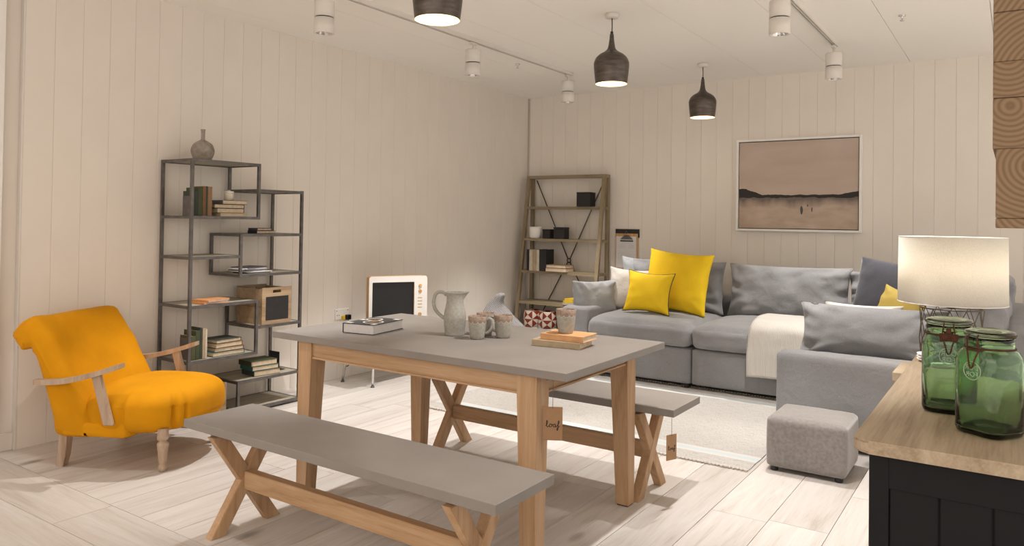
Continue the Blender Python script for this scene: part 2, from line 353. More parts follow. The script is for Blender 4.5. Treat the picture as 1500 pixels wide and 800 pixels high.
def prism(bm, poly, a0, a1, axis='y', bev=0):
    "poly of 2D points extruded along axis"
    f = {'y': lambda p, a: (p[0], a, p[1]), 'x': lambda p, a: (a, p[0], p[1]), 'z': lambda p, a: (p[0], p[1], a)}[axis]
    A = [bm.verts.new(f(p, a0)) for p in poly]; B = [bm.verts.new(f(p, a1)) for p in poly]; n = len(poly)
    fa = bm.faces.new(A[::-1]); fb = bm.faces.new(B)
    for i in range(n): bm.faces.new((A[i], A[(i+1) % n], B[(i+1) % n], B[i]))
    if bev: bmesh.ops.bevel(bm, geom=list(set(fa.edges) | set(fb.edges)), offset=bev, segments=2, affect='EDGES')
    return bm
def lathe(bm, prof, seg=32, cx=0, cy=0, cap0=True, cap1=True):
    rings = []
    for r, z in prof: rings.append([bm.verts.new((cx+r*math.cos(2*PI*k/seg), cy+r*math.sin(2*PI*k/seg), z)) for k in range(seg)])
    for a, b in zip(rings, rings[1:]):
        for k in range(seg): bm.faces.new((a[k], a[(k+1) % seg], b[(k+1) % seg], b[k]))
    if cap0: bm.faces.new(rings[0][::-1])
    if cap1: bm.faces.new(rings[-1])
    return bm
def tube(bm, pts, r, seg=8, closed=False, ry=None):
    P = [Vector(p) for p in pts]; n = len(P); rings = []; up = None
    for i in range(n):
        a = P[(i-1) % n] if (closed or i > 0) else P[i]; b = P[(i+1) % n] if (closed or i < n-1) else P[i]
        t = (b-a).normalized()
        if up is None: up = Vector((0, 0, 1)) if abs(t.z) < .9 else Vector((1, 0, 0))
        s = t.cross(up).normalized(); up2 = s.cross(t).normalized(); up = up2
        rr = r[i] if isinstance(r, (list, tuple)) else r; r2 = ry if ry else rr
        rings.append([bm.verts.new(P[i]+s*rr*math.cos(2*PI*k/seg)+up2*r2*math.sin(2*PI*k/seg)) for k in range(seg)])
    rg = list(zip(rings, rings[1:]))+([(rings[-1], rings[0])] if closed else [])
    for a, b in rg:
        for k in range(seg): bm.faces.new((a[k], a[(k+1) % seg], b[(k+1) % seg], b[k]))
    if not closed: bm.faces.new(rings[0][::-1]); bm.faces.new(rings[-1])
    return bm
def bez(p0, p1, p2, p3, n=12):
    p = [Vector(q) for q in (p0, p1, p2, p3)]; out = []
    for i in range(n+1):
        t = i/n; out.append(p[0]*(1-t)**3+3*p[1]*t*(1-t)**2+3*p[2]*t*t*(1-t)+p[3]*t**3)
    return out
def catmull(P, n=6):
    P = [Vector(p) for p in P]; out = []
    for i in range(len(P)-1):
        a = P[max(i-1, 0)]; b = P[i]; c = P[i+1]; d = P[min(i+2, len(P)-1)]
        for k in range(n):
            t = k/n; out.append(.5*((2*b)+(c-a)*t+(2*a-5*b+4*c-d)*t*t+(3*b-a-3*c+d)*t**3))
    out.append(P[-1]); return out
def nz(p, s, seed=0): return noise.noise(Vector((p[0]*s+seed*7.1, p[1]*s-seed*3.3, p[2]*s+seed*1.7)))
def softbox(w, d, h, r, crown=0, n=18, seed=1, wr=.004, ws=7, side_bulge=0.0):
    "rounded upholstered block, base at z=0, centred in x,y; crown puffs the top, wr = crease depth"
    bm = BM(); bmesh.ops.create_cube(bm, size=2)
    bmesh.ops.subdivide_edges(bm, edges=bm.edges[:], cuts=n, use_grid_fill=True)
    hx, hy, hz = w/2, d/2, h/2; r = min(r, hx*.99, hy*.99, hz*.99)
    for v in bm.verts:
        u = v.co.copy(); q = Vector((u.x*hx, u.y*hy, u.z*hz))
        inn = Vector((max(-hx+r, min(hx-r, q.x)), max(-hy+r, min(hy-r, q.y)), max(-hz+r, min(hz-r, q.z))))
        dl = q-inn; nn = dl.normalized() if dl.length > 1e-6 else Vector((0, 0, 1))
        # snap to real surface: points on faces keep distance r
        p = inn+nn*r if dl.length > 1e-6 else q
        if crown and u.z > -.2: p.z += crown*max(0, (1-u.x**2))**.6*max(0, (1-u.y**2))**.6*(u.z+.2)/1.2
        if side_bulge and abs(u.z) < 1: p += Vector((u.x if abs(u.x) > .999 else 0, u.y if abs(u.y) > .999 else 0, 0))*side_bulge*(1-u.z**2)*(1-min(abs(u.x), abs(u.y))**4)
        cr = nz(p, ws, seed)*.6+nz(p, ws*2.3, seed+3)*.4
        crease = (1-abs(nz(p*1.0, ws*.8, seed+9))*2.2)
        amp = wr*(1 if u.z > -.9 else .2)
        p += nn*(cr*amp+max(0, crease-.6)*-amp*1.6)
        v.co = p+Vector((0, 0, hz))
    return bm
def pillow(w, h, t, pinch=.07, n=26, seed=1, wr=.006, power=.5, corner_fold=.0, sag=0.0):
    "scatter cushion standing in the XZ plane, bottom centre at the origin, thick along Y"
    bm = BM(); g = {}
    def outl(u, v):
        x = w/2*u*(1-pinch*(1-v*v)*abs(u)**1.5*2*w**-.0*.7); z = h/2*v*(1-pinch*(1-u*u)*abs(v)**1.5*1.4)
        return x, z
    for s in (1, -1):
        for i in range(n+1):
            for j in range(n+1):
                u = -1+2*i/n; v = -1+2*j/n
                u = math.sin(u*PI/2)*.55+u*.45; v = math.sin(v*PI/2)*.55+v*.45
                edge = i in (0, n) or j in (0, n)
                if s == -1 and edge: continue
                x, z = outl(u, v)
                f = (max(0, 1-abs(u)**2.6)*max(0, 1-abs(v)**2.6))**power
                y = s*t/2*f
                rad = math.sqrt(u*u+v*v)
                wrk = wr*(nz((x, s*.3, z), 9, seed)+.5*nz((x, s*.3, z), 22, seed+2))*(.5+rad)
                ang = math.atan2(v, u)
                wrk += wr*2.0*math.sin(ang*13+seed*2+nz((x, 0, z), 4, seed)*5)*max(0, rad-.75)*2*(f**.5)
                if not edge: y += s*wrk
                z2 = z+h/2-sag*(1-u*u)*(v+1)*.5*h
                g[(s, i, j)] = bm.verts.new((x, -y, z2))
    def V(s, i, j): return g.get((s, i, j)) or g[(1, i, j)]
    for s in (1, -1):
        for i in range(n):
            for j in range(n):
                q = [V(s, i, j), V(s, i+1, j), V(s, i+1, j+1), V(s, i, j+1)]
                bm.faces.new(q if s == 1 else q[::-1])
    return bm
def pillow_edge(w, h, pinch, n=40):
    pts = []
    for (a, b) in ((0, 1), (1, 1), (0, -1), (1, -1)):
        pass
    def o(u, v): return (w/2*u*(1-pinch*(1-v*v)*abs(u)**1.5*1.4), 0, h/2*v*(1-pinch*(1-u*u)*abs(v)**1.5*1.4)+h/2)
    k = n//4
    for i in range(k): pts.append(o(-1+2*i/k, -1))
    for i in range(k): pts.append(o(1, -1+2*i/k))
    for i in range(k): pts.append(o(1-2*i/k, 1))
    for i in range(k): pts.append(o(-1, 1-2*i/k))
    return pts
def cushion(label, m, w, h, t, loc, rz=0, lean=0, roll=0, seed=1, pinch=.07, wr=.006, piping=None, cat='cushion', name='cushion', sag=0.0, power=.5, group=None):
    "lean > 0 tips the top backwards (towards local +Y)"
    root = thing(name, label, cat, loc, rz, group); root.rotation_euler = (Matrix.Rotation(rz, 3, 'Z') @ Matrix.Rotation(-lean, 3, 'X') @ Matrix.Rotation(roll, 3, 'Y')).to_euler()
    obj('cover', pillow(w, h, t, pinch, seed=seed, wr=wr, sag=sag, power=power), m, root, True)
    if piping:
        bm = BM(); tube(bm, pillow_edge(w, h, pinch), .004, 6, True); obj('piping', bm, piping, root, True)
    return root
def book(label, cover, L, Wd, T, loc, rz=0, up=False, pages='paper', face='spine', group=None, name='book', tilt=0, spine_label=None):
    """lying: L along x, Wd along y, spine on the -y side, thickness T up.
    up=True: stands with spine facing local -y, thickness along x, height L."""
    root = thing(name, label, 'book', loc, rz, group)
    bm = BM(); c = .0025
    box(bm, -L/2, -Wd/2, 0, L/2, Wd/2, c, .0008); box(bm, -L/2, -Wd/2, T-c, L/2, Wd/2, T, .0008)
    box(bm, -L/2, -Wd/2-.001, 0, L/2, -Wd/2+c, T, .001)
    b2 = BM(); box(b2, -L/2+.004, -Wd/2+c, c, L/2-.004, Wd/2-.004, T-c)
    if up:
        Mx = Matrix(((0, 0, 1, -T/2), (0, 1, 0, 0), (-1, 0, 0, L/2), (0, 0, 0, 1)))
        for b in (bm, b2): bmesh.ops.transform(b, matrix=Mx, verts=b.verts)
    obj('cover', bm, cover, root); obj('pages', b2, pages, root)
    if tilt: root.rotation_euler = (0, tilt, rz)
    return root
def col_mat(name, col, rough=.6, var=.12): return plain(name, col, rough, var=var, vs=25)

# ---------------------------------------------------------------- room shell
def board_mesh(name, w, h, t, g, m):
    "vertical matchboard: local x across, z up, front at y=0 facing -y, chamfered long edges"
    bm = BM(); c = .0014; prism(bm, [(-w/2+g, t), (w/2-g, t), (w/2-g, c), (w/2-g-c, 0), (-w/2+g+c, 0), (-w/2+g, c)], 0, h, 'z')
    me = bpy.data.meshes.new(name); bmesh.ops.recalc_face_normals(bm, faces=bm.faces); bm.to_mesh(me); bm.free(); me.materials.append(M[m]); return me
def struct(name, bm, m, **k): o = obj(name, bm, m, **k); o['kind'] = 'structure'; return o
RX = 1.6; Y0 = -2.6
bm = BM(); box(bm, LX-.3, Y0, -.08, RX, BY+.2, -.021); floor = struct('floor', bm, 'floor_gap')
def plank(x0, y0, x1, y1, m):
    w, d = x1-x0, y1-y0; g = .0012; bm = BM()
    box(bm, -w/2+g, -d/2+g, -.02, w/2-g, d/2-g, 0, 0)
    obj('plank', bm, m, floor, loc=((x0+x1)/2, (y0+y1)/2, 0))
PW = .2475
x = -1.388-PW*13
while x < RX:
    xa, xb = max(x, LX-.02), min(x+PW, RX)
    if xb > xa+.01:
        y = 1.785; first = random.uniform(.7, 2.2)
        while y < BY:
            ye = min(BY, y+first); 
            if BY-ye < .4: ye = BY
            plank(xa, y, xb, ye, 'oak_floor_y'); y = ye; first = random.uniform(1.7, 2.3)
    x += PW
y = 1.785
for r in range(16):
    w = .253
    x = LX-.3
    first = random.uniform(1.0, 2.4)
    while x < RX-.01:
        xe = min(RX, x+first)
        if RX-xe < .4: xe = RX
        plank(x, y-w, xe, y, 'oak_floor_x'); x = xe; first = random.uniform(1.8, 2.4)
    y -= w
    if y < -2.2: break

YE = 1.912   # end of the matchboarding on the left wall
bm = BM(); box(bm, LX-.2, YE, -.02, LX-.016, BY+.2, CZ); wl = struct('wall_left', bm, 'dark_gap')
bl = board_mesh('board', .1562, CZ, .016, .0004, 'wall')
y = 2.675-.1562*5
while y < BY:
    if y+.1562 <= BY+.12:
        o = bpy.data.objects.new('board', bl); C.objects.link(o); o.parent = wl; o.rotation_euler = (0, 0, PI/2); o.location = (LX, y+.0781, 0)
    y += .1562
bm = BM(); box(bm, LX-.035, 1.885, -.019, LX+.002, 1.8935, CZ); struct('trim_1', bm, 'white')
bm = BM(); box(bm, LX-.2, -2.6, -.02, LX-.03, 1.8845, CZ); struct('wall_front_left', bm, 'plaster')
bm = BM(); box(bm, LX-.03, 1.0, 0, LX-.018, 1.8845, .095, .002); struct('baseboard_left', bm, 'wall')
bm = BM(); box(bm, LX-.03, 1.55, .0, LX+.02, 1.79, CZ); struct('trim_2', bm, 'white2')
bm = BM(); box(bm, LX-.016, BY+.016, -.02, RX, BY+.2, CZ); wb = struct('wall_back', bm, 'dark_gap')
bb = board_mesh('board', .1528, CZ, .016, .0004, 'wall')
x = -.8615-.1528*24
while x < RX:
    o = bpy.data.objects.new('board', bb); C.objects.link(o); o.parent = wb; o.location = (x+.0764, BY, 0); x += .1528
bm = BM(); box(bm, LX-.3, Y0, CZ+.012, RX, BY+.2, CZ+.1); ce = struct('ceiling', bm, 'ceil_gap')
x = -.737-.602*7
while x < RX:
    xa, xb = max(x, LX-.3), min(RX, x+.602)
    bm = BM(); box(bm, -(xb-xa)/2+.0015, -(BY+.2-Y0)/2, 0, (xb-xa)/2-.0015, (BY+.2-Y0)/2, .012)
    if xb-xa > .02: obj('panel', bm, 'ceiling', ce, loc=((xa+xb)/2, (BY+.2+Y0)/2, CZ))
    else: bm.free()
    x += .602

# ---------------------------------------------------------------- track lights
def track(x, y0, y1, label):
    root = thing('light_track', label, 'light track', (x, (y0+y1)/2, CZ))
    h = (y1-y0)/2
    bm = BM(); box(bm, -.02, -h, -.006, .02, h, 0); box(bm, -.02, -h, -.030, -.013, h, -.006); box(bm, .013, -h, -.030, .02, h, -.006); box(bm, -.004, -h, -.026, .004, h, -.006)
    obj('rail', bm, 'white', root)
    bm = BM(); box(bm, -.0125, -h+.002, -.012, -.0045, h-.002, -.0062); box(bm, .0045, -h+.002, -.012, .0125, h-.002, -.0062); obj('slot', bm, 'blackm', root)
    bm = BM(); box(bm, -.021, h, -.031, .021, h+.012, 0, .002); obj('end_cap', bm, 'white', root)
track(-3.42, -.2, 6.0, 'long white lighting track on the ceiling near the panelled left wall')
track(-1.135, -.2, 6.01, 'long white lighting track on the ceiling over the sofa chaise and sideboard')
def spot(loc, label, power=SPOT_W, aim=None, cone=76):
    root = thing('track_spotlight', label, 'spotlight', loc, 0, 'white cylinder spotlights on the ceiling tracks')
    bm = BM(); box(bm, -.012, -.035, -.052, .012, .035, -.031, .002); box(bm, -.008, -.005, -.095, .008, .012, -.05, .002); obj('adapter', bm, 'white', root)
    bm = BM(); lathe(bm, [(.02, -.088), (.056, -.09), (.059, -.095), (.059, -.185), (.055, -.186)], 32); obj('upper_body', bm, 'white', root, True)
    bm = BM(); lathe(bm, [(.052, -.1855), (.052, -.192)], 32); obj('ring', bm, 'blackm', root, True)
    bm = BM(); lathe(bm, [(.055, -.192), (.059, -.193), (.060, -.283), (.056, -.285), (.048, -.283), (.046, -.262)], 32, cap1=False); obj('lower_body', bm, 'white', root, True)
    bm = BM(); lathe(bm, [(.047, -.281), (.035, -.262), (.02, -.25)], 32, cap0=False); obj('reflector', bm, 'chrome', root, True)
    bm = BM(); lathe(bm, [(.018, -.253), (.016, -.256)], 16); obj('bulb', bm, BULB, root)
    d = bpy.data.lights.new('spot_beam', 'SPOT'); d.energy = power; d.color = SPOT_COL; d.spot_size = math.radians(cone); d.spot_blend = .55; d.shadow_soft_size = .022
    o = bpy.data.objects.new('spot_beam', d); C.objects.link(o); o.location = (loc[0], loc[1], loc[2]-.29)
    if aim: o.rotation_euler = (Vector(aim)-o.location).to_track_quat('-Z', 'Y').to_euler()
BULB = emit('spot_bulb', (1, .9, .78), 6)
spot((-3.42, 3.03, CZ), 'white ceiling spotlight on the left track, the one nearest the camera')
spot((-3.42, 4.50, CZ), 'white ceiling spotlight on the left track between the other two')
spot((-3.42, 5.945, CZ), 'white ceiling spotlight at the far end of the left track')
spot((-1.135, 4.415, CZ), 'white ceiling spotlight on the right track, cut by the top of the photo')
spot((-1.135, 5.964, CZ), 'white ceiling spotlight at the far end of the right track over the sofa')
for x, y, pw, cn in ((-1.12, 3.08, .9, 82), (-3.42, 1.5, .25, 76), (-3.42, -.1, .6, 62), (-1.135, -.7, 1.2, 62), (.7, -.7, 1.2, 62), (-2.4, -1.5, 1.2, 62), (1.1, 3.3, 1.2, 66), (1.1, 5.1, 1.2, 66)):   # first inferred from the table shadow; the rest added unseen for fill and bounce
    d = bpy.data.lights.new('spot_beam', 'SPOT'); d.energy = SPOT_W*pw; d.color = SPOT_COL; d.spot_size = math.radians(cn); d.spot_blend = .3; d.shadow_soft_size = .022
    o = bpy.data.objects.new('spot_beam', d); C.objects.link(o); o.location = (x, y, CZ-.29)

# ---------------------------------------------------------------- pendants
def pendant(loc, label):
    root = thing('pendant_lamp', label, 'pendant lamp', loc, 0, 'bottle shaped metal pendants')
    bm = BM(); lathe(bm, [(.046, 0), (.046, -.022), (.042, -.030), (.01, -.032)], 28); obj('ceiling_rose', bm, 'white', root, True)
    bm = BM(); tube(bm, [(0, 0, -.03), (.002, 0, -.08), (0, 0, -.142)], .0035, 8); lathe(bm, [(.009, -.12), (.009, -.145)], 12); obj('cord', bm, 'cord', root, True)
    out = [(.010, -.135), (.013, -.14), (.015, -.165), (.020, -.205), (.028, -.235), (.05, -.256), (.078, -.272), (.102, -.295), (.115, -.325), (.116, -.35), (.112, -.40), (.104, -.468)]
    bm = BM(); lathe(bm, [(p.x, p.y) for p in catmull([(a, b, 0) for a, b in out], 3)], 48, cap1=False); obj('shade', bm, 'pewter', root, True)
    inn = [(.103, -.468), (.110, -.40), (.112, -.34), (.100, -.30), (.074, -.28), (.03, -.262), (.012, -.24)]
    bm = BM(); lathe(bm, inn, 48, cap0=False); obj('lining', bm, 'pewter_in', root, True)
    bm = BM(); lathe(bm, [(.001, -.435), (.018, -.43), (.028, -.41), (.028, -.39), (.016, -.36), (.014, -.26)], 20); obj('bulb', bm, PB, root, True)
    d = bpy.data.lights.new('pendant_glow', 'POINT'); d.energy = PEND_W; d.color = (1, .82, .6); d.shadow_soft_size = .03
    o = bpy.data.objects.new('pendant_glow', d); C.objects.link(o); o.location = (loc[0], loc[1], loc[2]-.45)
PB = emit('pendant_bulb', (1, .82, .55), 9)
pendant((-2.20, 2.62, CZ), 'dark metal pendant lamp nearest the camera, cut off by the top edge')
pendant((-2.22, 4.434, CZ), 'dark metal bottle pendant hanging over the far side of the dining table')
pendant((-2.24, 6.224, CZ), 'smallest looking dark metal pendant, farthest back near the sofa')
def sprinkler(x, y, label):
    root = thing('sprinkler_head', label, 'sprinkler', (x, y, CZ))
    bm = BM(); lathe(bm, [(.022, 0), (.022, -.006), (.008, -.008), (.006, -.03), (.014, -.034), (.014, -.037)], 16); obj('body', bm, 'chrome', root, True)
sprinkler(-3.64, 5.44, 'small ceiling sprinkler near the left track end'); sprinkler(-.62, 5.44, 'small ceiling sprinkler right of the right track')

# ---------------------------------------------------------------- dining table
TX0, TX1, TY0, TY1, TZ = -2.93, -1.319, 2.311, 3.209, .76
t = thing('dining_table', 'oak dining table with a grey concrete top between the two benches', 'table', (-2.125, 2.76, 0))
def L(x, y): return x+2.125, y-2.76
bm = BM(); a = L(TX0, TY0); b = L(TX1, TY1); box(bm, a[0], a[1], TZ-.030, b[0], b[1], TZ, .002, 2); obj('tabletop', bm, 'concrete', t)
lx0, lx1, ly0, ly1 = -2.772+2.125, -1.458+2.125, 2.336-2.76, 3.200-2.76
for sx in (0, 1):
    for sy in (0, 1):
        X = lx0 if not sx else lx1; Y = ly0 if not sy else ly1; dx = 1 if not sx else -1; dy = 1 if not sy else -1
        def q(w, z): return [(X, Y, z), (X+dx*w, Y, z), (X+dx*w, Y+dy*w, z), (X, Y+dy*w, z)]
        bm = BM(); hexa(bm, q(.062, .006), q(.088, .655)); hexa(bm, q(.088, .655), q(.088, .73)); o = obj('leg', bm, 'oakZ', t)
        bm = BM(); c = .004
        box(bm, min(X+dx*c, X+dx*(.062-c)), min(Y+dy*c, Y+dy*(.062-c)), 0, max(X+dx*c, X+dx*(.062-c)), max(Y+dy*c, Y+dy*(.062-c)), .006); obj('glide', bm, 'blackm', o)
def apron(x0, y0, x1, y1, axis):
    bm = BM(); box(bm, x0, y0, .668, x1, y1, .73)
    g = .004
    if axis == 'X': box(bm, x0, y0+g, .660, x1, y1-g, .668); box(bm, x0, y0-.003, .652, x1, y1+.003, .660)
    else: box(bm, x0+g, y0, .660, x1-g, y1, .668); box(bm, x0-.003, y0, .652, x1+.003, y1, .660)
    obj('apron', bm, 'oak'+axis, t)
apron(lx0+.088, ly0+.010, lx1-.088, ly0+.032, 'X'); apron(lx0+.088, ly1-.032, lx1-.088, ly1-.010, 'X')
apron(lx0+.010, ly0+.088, lx0+.032, ly1-.088, 'Y'); apron(lx1-.032, ly0+.088, lx1-.010, ly1-.088, 'Y')

# ---------------------------------------------------------------- benches
def bench(loc, label):
    root = thing('bench', label, 'bench', loc, 0, 'concrete topped oak benches')
    Lh, Wh, H = .7965, .17, .455
    bm = BM(); box(bm, -Lh, -Wh, H-.034, Lh, Wh, H, .002, 2); obj('seat', bm, 'concrete', root)
    bm = BM(); box(bm, -Lh+.06, -.10, H-.046, Lh-.06, .10, H-.034); obj('batten', bm, 'oakX', root)
    for s in (-1, 1):
        x0 = -.6335 if s < 0 else .5865; x1 = x0+.042
        zt, w = H-.046, .03
        fr = thing_part = BM()
        # X frame: two crossing beams, drawn in the y-z plane
        def beam(bm, ya, yb, xa, xb):
            dv = Vector((yb-ya, zt)); 
            k = .056/dv.normalized().y/2
            prism(bm, [(ya-k, 0), (ya+k, 0), (yb+k, zt), (yb-k, zt)], xa, xb, 'x', .0025)
        bm = BM(); beam(bm, -.137, .137, x0, x1); obj('leg', bm, 'oakZ', root)
        bm = BM(); beam(bm, .137, -.137, x0+.0015, x1-.0015); obj('leg', bm, 'oakZ', root)
    bm = BM(); box(bm, -.592, -.021, .165, .588, .021, .24, .003); obj('stretcher', bm, 'oakX', root)
    return root
b1 = bench((-2.0715, 1.992, 0), 'grey topped oak bench with crossed legs, nearest the camera in front of the table')
b2 = dup(b1, (-2.0715, 3.385, 0), 0, 'grey topped oak bench with crossed legs behind the table, beside the rug')

# ---------------------------------------------------------------- swing tags (curved strokes spell the shop word)
def script_word(bm, ox, oz, s, y, th):
    # "loaf" in one joined hand
    st = []
    st.append([(0, .2), (.25, .45), (.42, .95), (.36, 1.25), (.22, 1.2), (.2, .8), (.24, .25), (.42, .02), (.66, .12), (.82, .38)])
    st.append([(1.1, .62), (.85, .5), (.8, .2), (1.0, .0), (1.25, .15), (1.28, .45), (1.1, .62), (1.25, .5), (1.55, .5)])
    st.append([(1.95, .6), (1.7, .55), (1.55, .25), (1.7, .0), (1.95, .15), (2.02, .6), (2.0, .2), (2.15, .02), (2.35, .25)])
    st.append([(2.35, .25), (2.65, .7), (2.78, 1.15), (2.66, 1.28), (2.56, 1.0), (2.56, .2), (2.5, -.5), (2.38, -.62), (2.32, -.4), (2.55, -.05), (2.9, .25)])
    for q in st:
        tube(bm, [(ox+p.x*s, y, oz+p.y*s) for p in catmull([(a, b, 0) for a, b in q], 4)], th, 5)
def swing_tag(loc, rz, label, drop, w, h, hang, tiltx=0):
    root = thing('swing_tag', label, 'tag', loc, rz)
    bm = BM(); box(bm, -w/2, -.0008, -drop-h, w/2, .0008, -drop, .0004); obj('card', bm, 'kraft', root)
    bm = BM(); script_word(bm, -w*.36, -drop-h*.60, w*.25, -.0012, w*.017); obj('lettering', bm, 'ink', root)
    bm = BM(); tube(bm, hang+[(0, -.0015, -drop-.008)], .0011, 6); obj('string', bm, 'steel', root)
# on the table, looped over the rail between the near right leg and the end apron
swing_tag((-1.417, 2.385, .712), .52, 'brown card swing tag on a chain hanging from the dining table leg', .098, .073, .124,
          [(-.026, .016, -.004), (-.010, .006, .002), (0, 0, -.002)])
swing_tag((-1.283, 3.212, .421), 1.15, 'small brown card swing tag hanging from the corner of the far bench', .075, .062, .115, [(0, 0, 0)])

# ---------------------------------------------------------------- armchair
def chair():
    vd = Vector((.458, -.889, 0))
    # local frame: +X forward, +Y to the chair's own left (away from camera)
    root = thing('armchair', 'mustard velvet armchair with scroll back and open wooden arms', 'armchair', (-3.691, 2.405, 0), math.atan2(.458, .889))
    # back with rolled top: profile in (u, z), swept across with rounded sides
    prof = [(-.36, .170), (-.40, .30), (-.465, .42), (-.545, .56), (-.615, .68), (-.665, .742), (-.715, .766), (-.775, .755), (-.815, .712), (-.815, .662), (-.785, .620), (-.745, .605), (-.715, .612), (-.700, .590), (-.665, .49), (-.630, .38), (-.600, .27), (-.575, .17), (-.44, .162)]
    P = catmull([(a, b, 0) for a, b in prof+[prof[0]]], 4)[:-1]; n = len(P)
    N = []
    for i in range(n):
        d = (P[(i+1) % n]-P[i-1]).normalized(); N.append(Vector((-d.y, d.x, 0)))
    area_ = sum(P[i].x*P[(i+1) % n].y-P[(i+1) % n].x*P[i].y for i in range(n))
    if area_ < 0: N = [-v for v in N]      # N points inward
    bm = BM(); rings = []; Wd = .335; R = .05
    vs = [-1+2*k/44 for k in range(45)]
    vs = [math.copysign(abs(v)**.8, v) for v in vs]
    for v in vs:
        y = v*Wd; e = max(0, abs(y)-(Wd-R)); off = R-math.sqrt(max(0, R*R-e*e)); off = min(off, .046)
        ring = []
        for i, p in enumerate(P):
            q = p+N[i]*off
            wob = 0
            if p.y > .45 and abs(v) > .45:          # gathers running off the scroll end
                ph = (p.x*-1+p.y)*0; k = max(0, (abs(v)-.45)/.55)
                s_ = i/n*2*PI*9
                wob = -.012*k*max(0, math.sin(s_+v*5))**1.6
            wid = 1-.05*max(0, (.45-p.y))/.3
            ring.append(bm.verts.new((q.x-N[i].x*wob*-1+.003*nz((p.x, y, p.y), 6, 4), y*wid, q.y+N[i].y*wob+.003*nz((p.x, y, p.y), 6, 2)-.018*(max(0, abs(v)-.7)/.3)**2*max(0, min(1, (p.y-.5)/.2)))))
        rings.append(ring)
    for a, b in zip(rings, rings[1:]):
        for k in range(n): bm.faces.new((a[k], a[(k+1) % n], b[(k+1) % n], b[k]))
    bm.faces.new(rings[0]); bm.faces.new(rings[-1][::-1])
    obj('backrest', bm, 'velvet', root, True)
    # seat: domed, rounded front
    bm = BM(); bmesh.ops.create_cube(bm, size=2); bmesh.ops.subdivide_edges(bm, edges=bm.edges[:], cuts=44, use_grid_fill=True)
    for v in bm.verts:
        u = v.co.copy(); e = 3.2
        L_ = (abs(u.x)**e+abs(u.y)**e+abs(u.z)**e)**(1/e); s = u/L_
        x = s.x; front = max(0, x)
        bx = -.19+x*.305-.04*front*s.y**2*1.6; by = s.y*.335*(1-.02*x)
        if s.z >= 0: bz = .29+s.z*(.118+.020*(1-s.y**2))
        else: bz = .29+s.z*(.125-.02*front)
        # tucks at the front corners and by the arm posts
        ang = math.atan2(s.y*1.1, s.x)
        for a0, wd, dp in ((.78, .035, .030), (-.78, .035, .030), (.62, .03, .020), (-.62, .03, .020), (1.62, .05, .020), (-1.62, .05, .020), (2.0, .05, .012), (-2.0, .05, .012)):
            k = math.exp(-((ang-a0)/wd)**2)*dp*(1-abs(s.z)**2.2)*(1.2 if s.z < .3 else .8)
            bx -= math.cos(ang)*k; by -= math.sin(ang)*k
        o = .004*nz((bx, by, bz), 7, 5)
        v.co = Vector((bx, by, bz+o))
    obj('seat', bm, 'velvet', root, True)
    obj('seat_base', softbox(.38, .640, .09, .03, wr=.001, n=10), 'velvet', root, True, loc=(-.36, 0, .166))
    # turned front legs
    for s in (-1, 1):
        prof = [(.013, 0), (.019, .004), (.022, .02), (.018, .034), (.017, .042), (.021, .05), (.022, .06), (.024, .10), (.029, .135), (.028, .145), (.020, .152), (.020, .158), (.028, .166), (.030, .176), (.026, .19), (.028, .22)]
        bm = BM(); lathe(bm, prof, 20, -.02, s*.255); obj('leg', bm, 'washed', root, True)
        bm = BM(); X = -.575
        def sec(x, w, z): return [(x-w, s*.255-w, z), (x+w, s*.255-w, z), (x+w, s*.255+w, z), (x-w, s*.255+w, z)]
        hexa(bm, sec(X, .019, 0), sec(X+.012, .021, .06)); hexa(bm, sec(X+.012, .021, .06), sec(X+.022, .024, .19)); obj('leg', bm, 'washed', root)
    # arms
    for s in (-1, 1):
        y = s*.352
        path = catmull([(-.665, y-s*.012, .447), (-.52, y, .458), (-.40, y+s*.004, .482), (-.28, y+s*.004, .517), (-.19, y-s*.002, .548)], 6)
        bm = BM(); rings = []
        for i, p in enumerate(path):
            w = .019+.006*min(1, i/18); h = .013 if i < len(path)-2 else .012
            rings.append([bm.verts.new((p.x, p.y-w, p.z-h)), bm.verts.new((p.x, p.y+w, p.z-h)), bm.verts.new((p.x, p.y+w, p.z+h)), bm.verts.new((p.x, p.y-w, p.z+h))])
        for a, b in zip(rings, rings[1:]):
            for k in range(4): bm.faces.new((a[k], a[(k+1) % 4], b[(k+1) % 4], b[k]))
        bm.faces.new(rings[0][::-1]); bm.faces.new(rings[-1])
        ao = obj('armrest', bm, 'washed', root)
        bm = BM()
        hexa(bm, [(-.275, y-.013, .25), (-.225, y-.013, .25), (-.225, y+.013, .25), (-.275, y+.013, .25)], [(-.345, y-.013, .494), (-.300, y-.013, .503), (-.300, y+.013, .503), (-.345, y+.013, .494)], .003)
        obj('arm_post', bm, 'washed', root)
chair()

